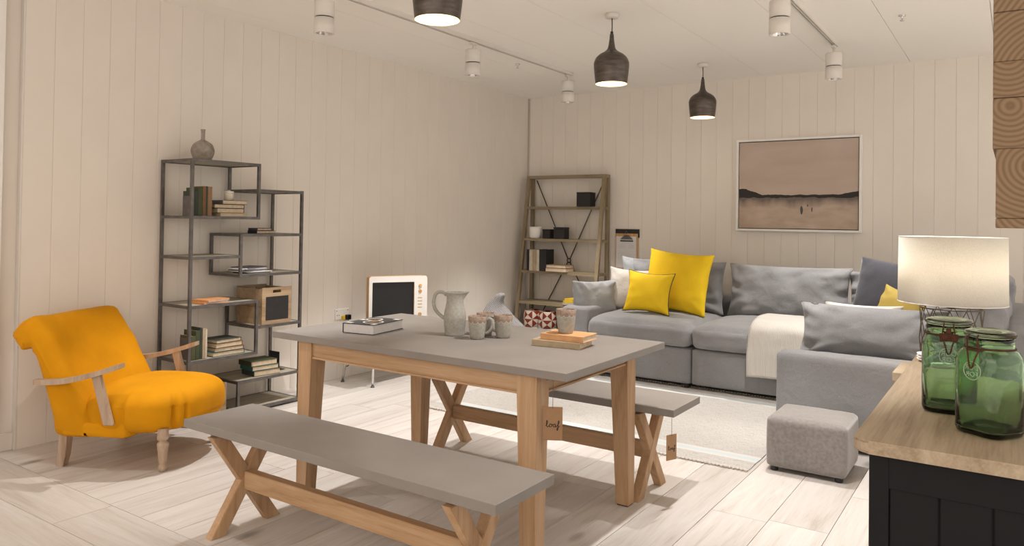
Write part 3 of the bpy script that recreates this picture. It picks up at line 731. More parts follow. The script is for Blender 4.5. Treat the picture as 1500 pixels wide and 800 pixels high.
# ---------------------------------------------------------------- metal etagere
EX0, EX1, EY0, EY1 = -4.532, -4.213, 2.70, 3.556
et = thing('metal_shelving', 'staggered open metal shelving unit with thin shelves against the left wall', 'shelving unit', (-4.37, 3.13, 0))
ew = .018
def E(x, y): return x+4.37, y-3.13
def epost(x, y, z0, z1):
    a = E(x, y); bm = BM(); box(bm, a[0]-ew/2, a[1]-ew/2, z0, a[0]+ew/2, a[1]+ew/2, z1); obj('post', bm, 'steel', et)
def eshelf(y0, y1, z):
    "z = top face"
    a = E(EX0, y0); b = E(EX1, y1); h = .018; bm = BM()
    box(bm, a[0]-ew/2, a[1]+ew/2, z-h, a[0]+ew/2, b[1]-ew/2, z); box(bm, b[0]-ew/2, a[1]+ew/2, z-h, b[0]+ew/2, b[1]-ew/2, z)
    box(bm, a[0]+ew/2, a[1]-ew/2, z-h, b[0]-ew/2, a[1]+ew/2, z); box(bm, a[0]+ew/2, b[1]-ew/2, z-h, b[0]-ew/2, b[1]+ew/2, z)
    fr = obj('shelf_frame', bm, 'steel', et)
    bm = BM(); box(bm, a[0]+ew/2, a[1]+ew/2, z-.012, b[0]-ew/2, b[1]-ew/2, z-.001); obj('shelf_board', bm, 'shelf', et)
YB, YC = 3.19, 3.058
for X in (EX0, EX1):
    epost(X, EY0, 0, 1.66); epost(X, EY1, 0, 1.492); epost(X, YB, 1.286, 1.66); epost(X, YB, .384, .746); epost(X, YC, .905, 1.19); epost(X, YC, .0, .222)
for y0, y1, z in ((EY0, YB, 1.66), (EY0, YB, 1.304), (YB, EY1, 1.49), (YC, EY1, 1.19), (EY0, YC, 1.05), (YC, EY1, .923), (EY0, YB, .746), (YB, EY1, .571), (EY0, YB, .402), (YC, EY1, .222), (EY0, YC, .03), (YC, EY1, .03)):
    eshelf(y0, y1, z)

# vase on top
v_ = thing('bottle_vase', 'mottled grey stoneware bottle vase on top of the metal shelving', 'vase', (-4.36, 2.865, 1.66))
bm = BM(); lathe(bm, [(p.x, p.y) for p in catmull([(.038, 0, 0), (.055, .012, 0), (.070, .05, 0), (.071, .075, 0), (.058, .108, 0), (.030, .128, 0), (.014, .138, 0), (.0125, .16, 0), (.013, .195, 0), (.016, .203, 0), (.011, .204, 0), (.009, .19, 0)], 4)], 32); obj('body', bm, 'stone', v_, True)

# books: palette
CB = {k: col_mat('cover_'+k, c) for k, c in dict(dark_green=(.035, .045, .035), olive=(.08, .075, .035), brown=(.17, .085, .035), tan=(.24, .14, .07), grey=(.13, .12, .11), teal=(.02, .12, .11),
      black=(.012, .012, .014), moss=(.05, .065, .025), sand=(.40, .31, .2), cream=(.55, .49, .4), orange=(.60, .27, .10), yellow=(.75, .52, .03), red=(.28, .04, .02), navy=(.05, .05, .07), linen=(.30, .25, .19), peach=(.62, .33, .15)).items()}
RZ90 = PI/2   # spine to +X: lying/standing books with their local -y turned to face the room (+x)
def vbooks(xf, y, z, lst, where, group):
    "standing books along y; xf = x of spines"
    for (T, H, Wd, c, nm) in lst:
        book(nm+' '+where, CB[c], H, Wd, T, (xf-Wd/2, y+T/2, z), RZ90, up=True, group=group); y += T+.0012
    return y
def bookend(loc, label, w=.11, h=.13, rz=0, m='steel'):
    root = thing('bookend', label, 'bookend', loc, rz)
    bm = BM(); box(bm, -w/2, -.001, 0, w/2, .001, h, .0006); obj('upright', bm, m, root)
    bm = BM(); box(bm, -w/2, .001, 0, w/2, .055, .0012); obj('foot', bm, m, root)
zs = 1.304
bookend((-4.30, 2.733, zs), 'grey metal bookend on the second shelf of the metal unit', .12, .125)
vbooks(-4.245, 2.737, zs+.0012, [(.026, .155, .12, 'dark_green', 'short dark green upright book'), (.030, .178, .13, 'moss', 'tall mossy green upright book'), (.024, .186, .13, 'brown', 'brown ribbed upright book'), (.010, .188, .13, 'dark_green', 'thin dark green upright book'), (.030, .186, .13, 'tan', 'thick brown leathery upright book')],
       'on the second shelf of the metal unit', 'upright books on the second shelf of the metal unit')
def stack(cx, cy, z, lst, where, group, rz=0):
    for (L_, Wd, T, c, nm, dx, dy, r) in lst:
        book(nm+' '+where, CB[c], L_, Wd, T, (cx+dx, cy+dy, z), rz+r, group=group); z += T+.0004
    return z
zz = stack(-4.335, 3.005, zs, [(.15, .20, .022, 'cream', 'pale paged bottom book', .01, .02, PI+.02), (.16, .20, .030, 'olive', 'fat olive book', .0, .005, PI), (.17, .22, .026, 'dark_green', 'dark green long book', -.01, .0, PI-.02), (.15, .19, .026, 'grey', 'grey brown top book', .01, .03, .03)],
           'in the flat pile on the second shelf', 'flat pile of books on the second shelf of the metal unit', RZ90*0)
cn = thing('candle_jar', 'white candle jar with a lid on the pile of books', 'candle', (-4.31, 3.03, zz))
bm = BM(); lathe(bm, [(.028, 0), (.031, .003), (.031, .045), (.028, .05)], 24); obj('jar', bm, 'candle', cn, True)
bm = BM(); lathe(bm, [(.028, .05), (.031, .052), (.031, .06), (.012, .062), (.008, .068)], 24); obj('lid', bm, 'white', cn, True)
stack(-4.33, 3.31, 1.19, [(.10, .155, .020, 'black', 'small maroon black lower book', 0, 0, 0), (.09, .13, .017, 'navy', 'small dark upper notebook', -.005, -.01, .1)], 'on the right hand shelf of the metal unit', 'small dark books on the upper right shelf')
# magazines
for k in range(7):
    z = .923+k*.0062
    book(['lowest', 'second lowest', 'third lowest', 'middle', 'third highest', 'second highest', 'topmost'][k]+' thin white magazine in the pile on the metal shelving', CB['navy'] if k % 3 == 0 else M['paperw'], .14, .20, .0058, (-4.33+random.uniform(-.01, .01), 3.20+random.uniform(-.012, .012)+.03*(k < 2), z), random.uniform(-.1, .1)+(.25 if k > 4 else 0), pages='paperw', group='magazines piled on the metal unit', name='magazine')
# notebooks
for k in range(2):
    book(['lower', 'upper'][k]+' orange covered notebook with spiral edge on the metal shelving', CB['orange'], .14, .19, .013, (-4.30+.004*k, 2.89+.012*k, .746+k*.0135), .12+.12*k, pages='paperw', group='orange notebooks', name='notebook')
# crate
def crate(loc, sx, sy, sz, label, board=True):
    root = thing('wooden_crate', label, 'crate', loc)
    th = .010
    # front (+x) and back end boards with a hand slot cut out
    def endp(x0, x1):
        bm = BM(); hw, h0, h1 = .034, sz-.038, sz-.018
        box(bm, x0, -sy/2, 0, x1, sy/2, h0); box(bm, x0, -sy/2, h1, x1, sy/2, sz); box(bm, x0, -sy/2, h0, x1, -hw, h1); box(bm, x0, hw, h0, x1, sy/2, h1)
        return obj('end_panel', bm, 'crate', root)
    f = endp(sx/2-th, sx/2); endp(-sx/2, -sx/2+th)
    for s in (-1, 1):
        for k in range(2):
            bm = BM(); y = s*(sy/2-th/2); h = (sz-.012)/2
            box(bm, -sx/2+th, y-th/2, k*(h+.003), sx/2-th, y+th/2, k*(h+.003)+h, .001); obj('side_slat', bm, 'crate', root)
    bm = BM(); box(bm, -sx/2+th, -sy/2+th, .002, sx/2-th, sy/2-th, .01); obj('bottom', bm, 'crate', root)
    if board:
        bm = BM(); box(bm, sx/2, -sy/2+.030, .028, sx/2+.003, sy/2-.026, sz-.062, .001); obj('chalkboard', bm, 'blackm', root)
M['crate'] = wood('crate_pine', (.20, .125, .07), (.34, .235, .14), (.45, .33, .21), 'Y', fine=50)
crate((-4.36, 3.362, .571), .28, .245, .25, 'wooden crate with a small chalkboard panel on the metal shelving')
crate((-4.36, 2.87, .03), .27, .22, .20, 'plain wooden crate on the bottom shelf, half hidden by the armchair', False)
zs = .402
bookend((-4.30, 2.733, zs), 'grey metal bookend on the lower left shelf of the metal unit', .12, .135)
vbooks(-4.245, 2.737, zs+.0012, [(.030, .150, .12, 'olive', 'olive brown upright book'), (.028, .180, .13, 'moss', 'tall green brown upright book'), (.016, .195, .13, 'dark_green', 'tallest dark green upright book'), (.018, .19, .13, 'sand', 'sand coloured upright book'), (.014, .185, .13, 'cream', 'thin cream upright book')],
       'on the lower left shelf', 'upright books on the lower left shelf of the metal unit')
stack(-4.315, 3.005, zs, [(.15, .235, .028, 'teal', 'teal bottom book', 0, .0, PI), (.15, .21, .024, 'olive', 'olive second book', .0, .005, PI-.03), (.15, .20, .030, 'brown', 'brown third book', -.0, .0, PI+.02), (.16, .19, .022, 'dark_green', 'dark green top book', -.005, -.005, PI+.06)],
      'in the flat pile on the lower left shelf', 'flat pile of books on the lower left shelf')
stack(-4.325, 3.30, .222, [(.16, .20, .037, 'dark_green', 'dark green bottom book', .005, .02, -.12), (.16, .20, .030, 'teal', 'teal middle book', .0, .01, -.12), (.16, .20, .034, 'moss', 'moss green top book', -.004, .0, -.10)],
      'in the pile on the low right shelf', 'three green books on the low right shelf')
bookend((-4.36, 3.46, .222), 'black metal bookend behind the three green books', .11, .13, RZ90*0, 'blackm')

# ---------------------------------------------------------------- left wall: socket, side stand, retro wooden screen
so = thing('wall_socket', 'white double wall socket with plugs above the little side table', 'socket', (LX, 4.278, .522), PI/2)
bm = BM(); box(bm, -.075, -.010, -.043, .075, 0, .043, .004, 2); obj('faceplate', bm, 'white2', so)
bm = BM(); box(bm, -.012, -.034, -.045, .014, -.010, -.012, .004); obj('plug', bm, 'plug_yellow', so, label='yellow tagged plug')
bm = BM(); box(bm, .024, -.045, -.05, .072, -.010, -.008, .006); obj('plug', bm, 'black', so, label='black plug')
bm = BM(); tube(bm, catmull([(.05, -.03, -.048), (.06, -.06, -.25), (.02, -.03, -.40), (.05, -.028, -.43), (.085, -.03, -.38), (.09, -.05, -.15)], 6), .0035, 6); obj('cable', bm, 'cord', so, True)
for x, z in ((-.055, -.008), (-.035, -.008), (.06, .028), (-.06, .028)):
    bm = BM(); box(bm, x-.003, -.0108, z-.004, x+.003, -.0095, z+.004); obj('socket_hole', bm, 'blackm', so)
st = thing('side_stand', 'low grey side table with metal legs under the wooden screen', 'side table', (-4.27, 4.56, 0))
bm = BM(); box(bm, -.21, -.44, .424, .21, .44, .438, .003); obj('top', bm, 'steel', st)
for sx in (-1, 1):
    for sy in (-1, 1):
        bm = BM(); tube(bm, [(sx*.165, sy*.375, .009), (sx*.13, sy*.33, .424)], .010, 10); l_ = obj('leg', bm, 'chrome', st, True)
        bm = BM(); lathe(bm, [(.014, 0), (.016, .003), (.012, .012)], 14, sx*.165, sy*.375); obj('foot_glide', bm, 'steel', l_, True)
# screen: local x along its width, front towards -y
tv = thing('retro_screen', 'white fronted plywood screen shaped like an old television on the side table', 'screen', (-4.16, 4.52, .438), math.radians(60))
W2, H2, D2 = .245, .35, .0
def rrect(w, h, r, n=6, cz=0, cx=0):
    out = []
    for (sx, sz, a) in ((1, 1, 0), (-1, 1, 90), (-1, -1, 180), (1, -1, 270)):
        for k in range(n+1):
            th = math.radians(a+90*k/n); out.append((cx+sx*(w-r)+r*math.cos(th), cz+sz*(h-r)+r*math.sin(th)))
    return out
def ringplate(bm, outer, inner, y0, y1):
    n = len(outer); A = [bm.verts.new((p[0], y0, p[1])) for p in outer]; B = [bm.verts.new((p[0], y0, p[1])) for p in inner]
    A2 = [bm.verts.new((p[0], y1, p[1])) for p in outer]; B2 = [bm.verts.new((p[0], y1, p[1])) for p in inner]
    for i in range(n):
        j = (i+1) % n
        bm.faces.new((A[i], A[j], B[j], B[i])); bm.faces.new((A2[j], A2[i], B2[i], B2[j])); bm.faces.new((A[j], A[i], A2[i], A2[j])); bm.faces.new((B[i], B[j], B2[j], B2[i]))
hz = .200
# the front is a white plate with the screen window left of centre
bm = BM(); ringplate(bm, rrect(W2, hz, .022, 6, hz), rrect(.176, .152, .006, 6, hz, -.042), -.004, 0); obj('front_plate', bm, 'white2', tv)
bm = BM(); ringplate(bm, rrect(W2, hz, .022, 6, hz), rrect(.176, .152, .006, 6, hz, -.042), 0, .030); obj('plywood_frame', bm, 'ply', tv)
bm = BM(); prism(bm, rrect(W2, hz, .022, 6, hz), .034, .075, 'y'); obj('back_box', bm, 'ply', tv)
bm = BM(); box(bm, -.216, .016, hz-.151, .132, .022, hz+.151); obj('display', bm, 'black', tv)
for z in (.075, .030):
    bm = BM(); bm2 = lathe(bm, [(.014, 0), (.014, .006), (.010, .008)], 18); bmesh.ops.transform(bm, matrix=Matrix.Translation((.183, -.004, hz+z+.045)) @ Matrix.Rotation(PI/2, 4, 'X'), verts=bm.verts); obj('knob', bm, 'ply', tv)
for k in range(4):
    bm = BM(); box(bm, .165, -.0062, hz+.018-k*.026, .202, -.004, hz+.024-k*.026, .001); obj('vent_slot', bm, 'ply', tv)
bm = BM(); lathe(bm, [(.015, 0), (.015, .004), (.008, .005)], 16); bmesh.ops.transform(bm, matrix=Matrix.Translation((.183, -.004, hz-.115)) @ Matrix.Rotation(PI/2, 4, 'X'), verts=bm.verts); obj('knob', bm, 'ply', tv)

# knitted beanbag
bb_ = thing('knitted_beanbag', 'grey knitted beanbag with a gathered knob top between screen and ladder shelf', 'beanbag', (-3.69, 5.30, .012)); bb_.scale = (1, 1, .965)
bm = BM(); rings = []
pr = [(.02, 0), (.30, .0), (.38, .03), (.41, .10), (.385, .20), (.32, .30), (.245, .38), (.165, .46), (.11, .53), (.075, .585), (.058, .62), (.05, .645), (.045, .665), (.028, .682), (.004, .688)]
for i, (r, z) in enumerate(pr):
    cx = -.02-.06*max(0, z-.3)/.3*.5+(.055*max(0, z-.60)/.07 if z > .6 else 0); seg = 40
    rings.append([bm.verts.new((cx*1+r*math.cos(2*PI*k/seg)*(1+.03*math.sin(k*1.3+i)), r*math.sin(2*PI*k/seg), z+.01*nz((k, i, 1), .4))) for k in range(seg)])
for a, b in zip(rings, rings[1:]):
    for k in range(40): bm.faces.new((a[k], a[(k+1) % 40], b[(k+1) % 40], b[k]))
bm.faces.new(rings[0][::-1]); bm.faces.new(rings[-1]); obj('body', bm, 'knit', bb_, True)

# ---------------------------------------------------------------- ladder bookcase
lb = thing('ladder_bookcase', 'tall grey brown wooden ladder bookcase with crossed rods in the far corner', 'bookcase', (-3.985, 6.85, 0))
LXa, LXb = -.480, .480; FT, FB, BK = .045, -.205, .155     # local y: front leg top / bottom, back leg
def fy(z): return FB+(FT-FB)*z/1.80
for X in (LXa, LXb):
    s = 1 if X < 0 else -1
    bm = BM(); w = .036
    hexa(bm, [(X, FB, 0), (X+s*w, FB, 0), (X+s*w, FB+.036, 0), (X, FB+.036, 0)], [(X, FT, 1.80), (X+s*w, FT, 1.80), (X+s*w, FT+.036, 1.80), (X, FT+.036, 1.80)]); obj('front_leg', bm, 'ladder', lb)
    bm = BM(); box(bm, min(X, X+s*w), BK-.036, 0, max(X, X+s*w), BK, 1.80); obj('back_leg', bm, 'ladder', lb)
    bm = BM(); box(bm, min(X, X+s*w), FT+.036, 1.765, max(X, X+s*w), BK-.036, 1.80); obj('top_rail', bm, 'ladder', lb)
bm = BM(); box(bm, LXa+.036, FT, 1.768, LXb-.036, FT+.03, 1.80); obj('top_rail', bm, 'ladderx', lb)
bm = BM(); box(bm, LXa+.036, BK-.03, 1.768, LXb-.036, BK, 1.80); obj('top_rail', bm, 'ladderx', lb)
SH = [1.462, 1.118, .775, .445, .125]
for z in SH:
    y0 = fy(z)+.002; bm = BM(); box(bm, LXa+.036, y0, z-.028, LXb-.036, BK-.004, z); obj('shelf', bm, 'ladderx', lb)
    for X in (LXa, LXb):
        s = 1 if X < 0 else -1; bm = BM(); box(bm, min(X+s*.006, X+s*.036), y0+.036, z-.028, max(X+s*.006, X+s*.036), BK-.037, z); obj('shelf_bearer', bm, 'ladder', lb)
for (x0, z0, x1, z1) in ((-.42, 1.755, -.012, .90), (.42, 1.755, .012, .90), (-.012, .87, -.42, .14), (.012, .87, .42, .14)):
    bm = BM(); tube(bm, [(x0, BK-.001, z0), (x1, BK-.001, z1)], .006, 8); obj('cross_rod', bm, 'wire', lb, True)
bm = BM(); tube(bm, [(.022*math.cos(a*PI/8), BK-.001, .885+.022*math.sin(a*PI/8)) for a in range(16)], .006, 8, True); obj('rod_ring', bm, 'wire', lb, True)
def lp(px, z, y=6.80): return (px, y, z)
def small_box(loc, s, h, label, rz=0):
    root = thing('black_box', label, 'box', loc, rz, 'black boxes on the ladder bookcase'); bm = BM(); box(bm, -s/2, -s/2, 0, s/2, s/2, h-.018, .003); obj('base', bm, 'blackm', root)
    bm = BM(); box(bm, -s/2-.002, -s/2-.002, h-.0178, s/2+.002, s/2+.002, h, .003); obj('lid', bm, 'blackm', root)
small_box((-3.72, 6.88, SH[0]), .15, .15, 'black box on the top shelf of the ladder bookcase', .1)
small_box((-4.16, 6.86, SH[1]), .095, .10, 'smallest black box, beside the white pot on the ladder bookcase')
small_box((-4.0, 6.86, SH[1]), .125, .125, 'black box in the middle of the second shelf of the ladder bookcase', .1)
wp = thing('white_pot', 'textured white round pot on the second shelf of the ladder bookcase', 'pot', (-4.31, 6.84, SH[1]))
bm = BM(); lathe(bm, [(.045, 0), (.060, .01), (.068, .05), (.070, .11), (.068, .125), (.062, .126), (.060, .02)], 28, cap1=True); obj('body', bm, 'white2', wp, True)
x = -4.345
for (T, H, Wd, c, nm) in ((.028, .225, .15, 'black', 'slim black upright book at the left'), (.04, .225, .15, 'cream', 'cream paged upright book'), (.045, .225, .15, 'sand', 'sandy upright book'), (.035, .225, .15, 'cream', 'pale upright book before the black one'), (.085, .23, .16, 'black', 'wide black upright volume')):
    book(nm+' on the ladder bookcase', CB[c], H, Wd, T, (x+T/2, 6.80, SH[2]), 0, up=True, group='upright books on the ladder bookcase'); x += T+.003
stack(-3.985, 6.80, SH[2], [(.26, .17, .040, 'brown', 'thick brown lower book', -.0, 0, PI), (.25, .16, .032, 'tan', 'tan upper book', .0, 0, PI-.02)], 'lying on the third shelf of the ladder bookcase', 'two flat books on the ladder bookcase')
zz = stack(-3.72, 6.78, SH[3], [(.30, .21, .022, 'cream', 'white and yellow bottom magazine book', .0, 0, 0), (.29, .2, .02, 'yellow', 'yellow middle book', .0, 0, .05), (.28, .19, .02, 'yellow', 'yellow top book', .01, 0, -.03)], 'on the fourth shelf of the ladder bookcase', 'yellow books on the ladder bookcase')
bo = thing('black_bowl', 'shiny black bowl standing on the yellow books', 'bowl', (-3.64, 6.78, zz))
bm = BM(); lathe(bm, [(.03, 0), (.035, .004), (.065, .03), (.078, .055), (.072, .065), (.06, .066), (.05, .03), (.02, .012)], 28); obj('body', bm, 'black', bo, True)
for k, (x, nm) in enumerate(((-4.27, 'left'), (-4.085, 'right'))):
    p = thing('patterned_pot', nm+' one of two red and white triangle patterned pots on the lowest bookcase shelf', 'pot', (x, 6.74, SH[4]), .5*k, 'patterned pots'); p.scale = (1.08, 1.08, 1.22)
    bm = BM(); lathe(bm, [(.082, 0), (.088, .004), (.091, .042), (.090, .045)], 36); obj('base', bm, 'white2', p, True)
    bm = BM(); lathe(bm, [(.089, .045), (.093, .08), (.091, .14), (.084, .185), (.078, .190), (.070, .186), (.070, .14)], 36); obj('body', bm, 'tri', p, True)

# ---------------------------------------------------------------- clipboard and picture on the back wall
cb = thing('clipboard', 'wooden clipboard with a printed price sheet hanging on the back wall', 'clipboard', (-3.313, BY, 1.235))
bm = BM(); box(bm, -.132, -.016, -.085, .132, -.0005, 0, .001); obj('hanger_plate', bm, 'blackm', cb)
bm = BM(); box(bm, -.128, -.021, -.42, .122, -.0165, -.045, .002); obj('board', bm, 'ply', cb)
bm = BM(); box(bm, -.118, -.0222, -.40, .105, -.0213, -.075); obj('paper', bm, 'paperw', cb)
bm = BM()
for k in range(11): box(bm, -.10, -.0226, -.245-.0115*k, .03+.045*((k*7) % 3)/2, -.0223, -.2435-.0115*k)
for k in range(4): box(bm, -.09, -.0226, -.165-.011*k, -.01, -.0223, -.163-.011*k); box(bm, .02, -.0226, -.165-.011*k, .085, -.0223, -.163-.011*k)
obj('print', bm, plain('grey_print', (.42, .40, .41), .8), cb)
bm = BM(); prism(bm, [(-.070, -.105), (.070, -.105), (.05, -.088), (.02, -.06), (-.02, -.06), (-.05, -.088)], -.034, -.0225, 'y', .002); tube(bm, [(-.02, -.03, -.045), (0, -.034, -.02), (.02, -.03, -.045)], .004, 6); obj('clip', bm, 'steel', cb)
bm = BM(); box(bm, -.072, -.028, -.128, .072, -.0225, -.116, .001); obj('clip_bar', bm, 'blackm', cb)
pt = thing('framed_painting', 'framed beach painting with a dark treeline on the back wall above the sofa', 'painting', (-1.641, BY, 1.668))
PWd, PH = 1.085, .852
bm = BM()
a, b = PWd/2, PH/2; f = .020
box(bm, -a, -.045, -b, -a+f, 0, b, .001); box(bm, a-f, -.045, -b, a, 0, b, .001); box(bm, -a+f, -.045, b-f, a-f, 0, b, .001); box(bm, -a+f, -.045, -b, a-f, 0, -b+f, .001); obj('frame', bm, 'white2', pt)
bm = BM(); box(bm, -a+f, -.012, -b+f, a-f, -.004, b-f); obj('backing', bm, 'blackm', pt)
bm = BM(); box(bm, -a+f+.007, -.032, -b+f+.007, a-f-.007, -.0125, b-f-.007, .001); obj('canvas', bm, 'painting', pt)

# ---------------------------------------------------------------- rug
RC = ((-3.42-1.158)/2, (3.962+5.70)/2)
rg = thing('striped_rug', 'pale woven rug with light blue end stripes and a bobble edge', 'rug', (RC[0], RC[1], 0))
rw, rd = (3.42-1.158), 5.70-3.962
bm = BM(); n = 60
nx, ny = 60, 40; g = [[bm.verts.new((-rw/2+rw*i/nx+.004*nz((0, j*.5, 0), 1, 2)*(1 if i in (0, nx) else 0), -rd/2+rd*j/ny+.005*nz((i*.4, 0, 0), 1, 3)*(1 if j in (0, ny) else 0), .0075+.0015*nz((i*.3, j*.3, 0), 1))) for j in range(ny+1)] for i in range(nx+1)]
for i in range(nx):
    for j in range(ny): bm.faces.new((g[i][j], g[i+1][j], g[i+1][j+1], g[i][j+1]))
bd = [g[i][0] for i in range(nx+1)]+[g[nx][j] for j in range(1, ny+1)]+[g[i][ny] for i in range(nx-1, -1, -1)]+[g[0][j] for j in range(ny-1, 0, -1)]
lo = [bm.verts.new((v.co.x, v.co.y, .0005)) for v in bd]
for i in range(len(bd)): j = (i+1) % len(bd); bm.faces.new((bd[j], bd[i], lo[i], lo[j]))
obj('weave', bm, 'rug', rg)
bm = BM()
for sy in (-1, 1):
    for k in range(105):
        x = -rw/2+rw*(k+.5)/105; bmesh.ops.create_icosphere(bm, subdivisions=1, radius=.0085, matrix=Matrix.Translation((x, sy*(rd/2+.006)+random.uniform(-.002, .002), .0085)))
obj('bobble_edge', bm, 'bobble', rg, True, kind='stuff')

# ---------------------------------------------------------------- sectional sofa
sf = thing('corner_sofa', 'large grey linen corner sofa with a chaise end along the back wall', 'sofa', (-1.6, 5.9, 0))
def S(name, w, d, h, cx, cy, z, r, label=None, **k):
    o = obj(name, softbox(w, d, h, r, **k), 'grey_fab', sf, True, loc=(cx+1.6, cy-5.9, z)); return o
BZ = .04
for k, (x0, x1) in enumerate(((-2.998, -2.098), (-2.090, -1.196))): S('base', x1-x0, 1.05, .285, (x0+x1)/2, 6.145, BZ, .02, wr=.003, n=14, seed=k)
S('base', 1.12, 1.05, .285, -.63, 6.145, BZ, .02, wr=.003, n=14, seed=4)
S('base', 1.12, .82, .285, -.63, 5.205, BZ, .02, wr=.003, n=14, seed=5)
S('arm', .27, 1.06, .535, -3.135, 6.15, BZ, .035, wr=.004, n=16, seed=6)
S('arm', 1.26, .18, .505, -.562, 4.70, BZ, .035, wr=.003, n=18, seed=7)
S('back_frame', 3.12, .20, .62, -1.70, 6.79, BZ, .05, wr=.004, n=20, seed=8)
S('back_frame', .30, 2.08, .70, .09, 5.84, BZ, .06, wr=.008, n=22, seed=9, ws=4)
for k, (x0, x1) in enumerate(((-3.0, -2.095), (-2.09, -1.18))):
    S('seat_cushion', x1-x0, .93, .175, (x0+x1)/2, 6.04, .325, .065, crown=.055, wr=.010, n=26, seed=11+k, side_bulge=.012)
S('seat_cushion', 1.05, .90, .175, -.62, 6.08, .325, .065, crown=.03, wr=.008, n=22, seed=14)
S('seat_cushion', 1.10, .82, .175, -.62, 5.215, .325, .065, crown=.02, wr=.008, n=22, seed=15, side_bulge=.01)
def backc(cx, cy, w, h, t, z, rz, lean, seed):
    o = obj('back_cushion', pillow(w, h, t, .045, n=34, seed=seed, wr=.016, power=.36), 'grey_fab', sf, True, loc=(cx+1.6, cy-5.9, z))
    o.rotation_euler = (Matrix.Rotation(rz, 3, 'Z') @ Matrix.Rotation(-lean, 3, 'X')).to_euler()
backc(-2.56, 6.45, .90, .47, .22, .50, 0, .15, 3)
backc(-1.58, 6.45, 1.00, .46, .22, .505, 0, .15, 5)
backc(-.72, 6.50, .80, .45, .20, .49, 0, .15, 8)
backc(-.19, 5.17, .84, .48, .24, .49, -PI/2, .16, 9)
backc(-.18, 6.00, .80, .53, .24, .49, -PI/2, .18, 12)
for (x, y) in ((-2.95, 5.66), (-2.14, 5.66), (-1.24, 5.66), (-1.14, 4.66), (.02, 4.66)):
    bm = BM(); lathe(bm, [(.02, 0), (.022, .03), (.024, .042)], 12, x+1.6, y-5.9); bmesh.ops.translate(bm, verts=bm.verts, vec=(0, 0, .0095 if x < -1.2 else 0)); obj('foot', bm, 'blackm', sf)

# scatter cushions
cushion('grey cushion leaning on the left sofa arm', 'grey_fab2', .46, .34, .17, (-3.07, 5.90, .45), rz=math.radians(62), lean=.14, seed=21, wr=.016, power=.4)
cushion('pale grey cushion peeping out behind the white one in the sofa corner', 'grey_fab2', .48, .40, .12, (-2.93, 6.56, .585), lean=.12, seed=22, pinch=.1)
cushion('ivory cushion between the grey arm cushion and the small yellow one', 'white_fab', .44, .39, .17, (-2.84, 6.10, .515), rz=math.radians(14), lean=.24, roll=.04, seed=23, pinch=.09)
cushion('large plain yellow velvet cushion on the left sofa seat', 'velvet2', .60, .53, .20, (-2.43, 6.06, .54), rz=math.radians(-4), lean=.20, roll=.07, seed=24, pinch=.06)
M['green_pipe'] = plain('dark_green_piping', (.03, .05, .045), .7)
cushion('small yellow velvet cushion with dark piping in front of the large one', 'velvet2', .41, .36, .16, (-2.56, 5.80, .545), rz=math.radians(5), lean=.30, roll=.05, seed=25, pinch=.10, piping='green_pipe')
cushion('long grey bolster cushion lying against the chaise arm', 'grey_fab', .82, .32, .22, (-.72, 4.93, .50), rz=math.radians(1), lean=.16, seed=26, wr=.020, power=.42, pinch=.05)
cushion('ivory cushion just showing above the long grey cushion', 'white_fab', .46, .285, .12, (-.80, 5.16, .525), rz=0, lean=.12, seed=27)
cushion('charcoal velvet cushion in the sofa corner left of the lampshade', 'charcoal_fab', .56, .52, .18, (-.80, 6.17, .53), rz=math.radians(-12), lean=.22, roll=.12, seed=28, pinch=.04)
cushion('ochre velvet cushion in front of the charcoal one', 'velvet3', .42, .36, .15, (-.70, 5.62, .53), rz=math.radians(-30), lean=.35, roll=.2, seed=29, pinch=.09)
cushion('pale grey square cushion beside the ochre one, behind the lamp', 'grey_fab2', .44, .36, .15, (-.42, 5.33, .53), rz=math.radians(-55), lean=.3, roll=.15, seed=30)

# throw over the second seat
th = thing('knitted_throw', 'cream ribbed knitted throw draped over the middle seat of the sofa', 'throw', (-1.40, 5.60, 0))
bm = BM()
prof_ = [(.60, .556), (.42, .572), (.25, .578), (.12, .565), (.03, .540), (-.008, .505), (-.022, .46), (-.028, .40), (-.030, .33), (-.026, .26), (-.024, .165)]
PP = catmull([(0, a-.012, b+.014) for a, b in prof_], 4); nx = 24
gr = []
for i in range(nx+1):
    x = -.235+.52*i/nx
    row = []
    for j, p in enumerate(PP):
        s = j/(len(PP)-1)
        row.append(bm.verts.new((x+.01*math.sin(s*5), p.y+.004*nz((x, s, 0), 9, 2), p.z+.004+.004*nz((x, s*2, 1), 7, 1)+(.03*x*s))))
    gr.append(row)
for i in range(nx):
    for j in range(len(PP)-1): bm.faces.new((gr[i][j], gr[i+1][j], gr[i+1][j+1], gr[i][j+1]))
o = obj('fabric', bm, 'throw', th, True); md = o.modifiers.new('thick', 'SOLIDIFY'); md.thickness = .009; md.offset = 1

# ---------------------------------------------------------------- ottoman
ot = thing('footstool', 'small taupe velvet cube footstool on short black feet beside the rug', 'footstool', (-.895, 4.235, 0))
obj('cover', softbox(.395, .37, .262, .024, crown=.012, wr=.002, n=16, seed=3, side_bulge=.006), 'otto', ot, True, loc=(0, 0, .022))
for sx in (-1, 1):
    for sy in (-1, 1):
        bm = BM(); lathe(bm, [(.018, 0), (.020, .004), (.020, .026)], 14, sx*.16, sy*.15); obj('foot', bm, 'black', ot)

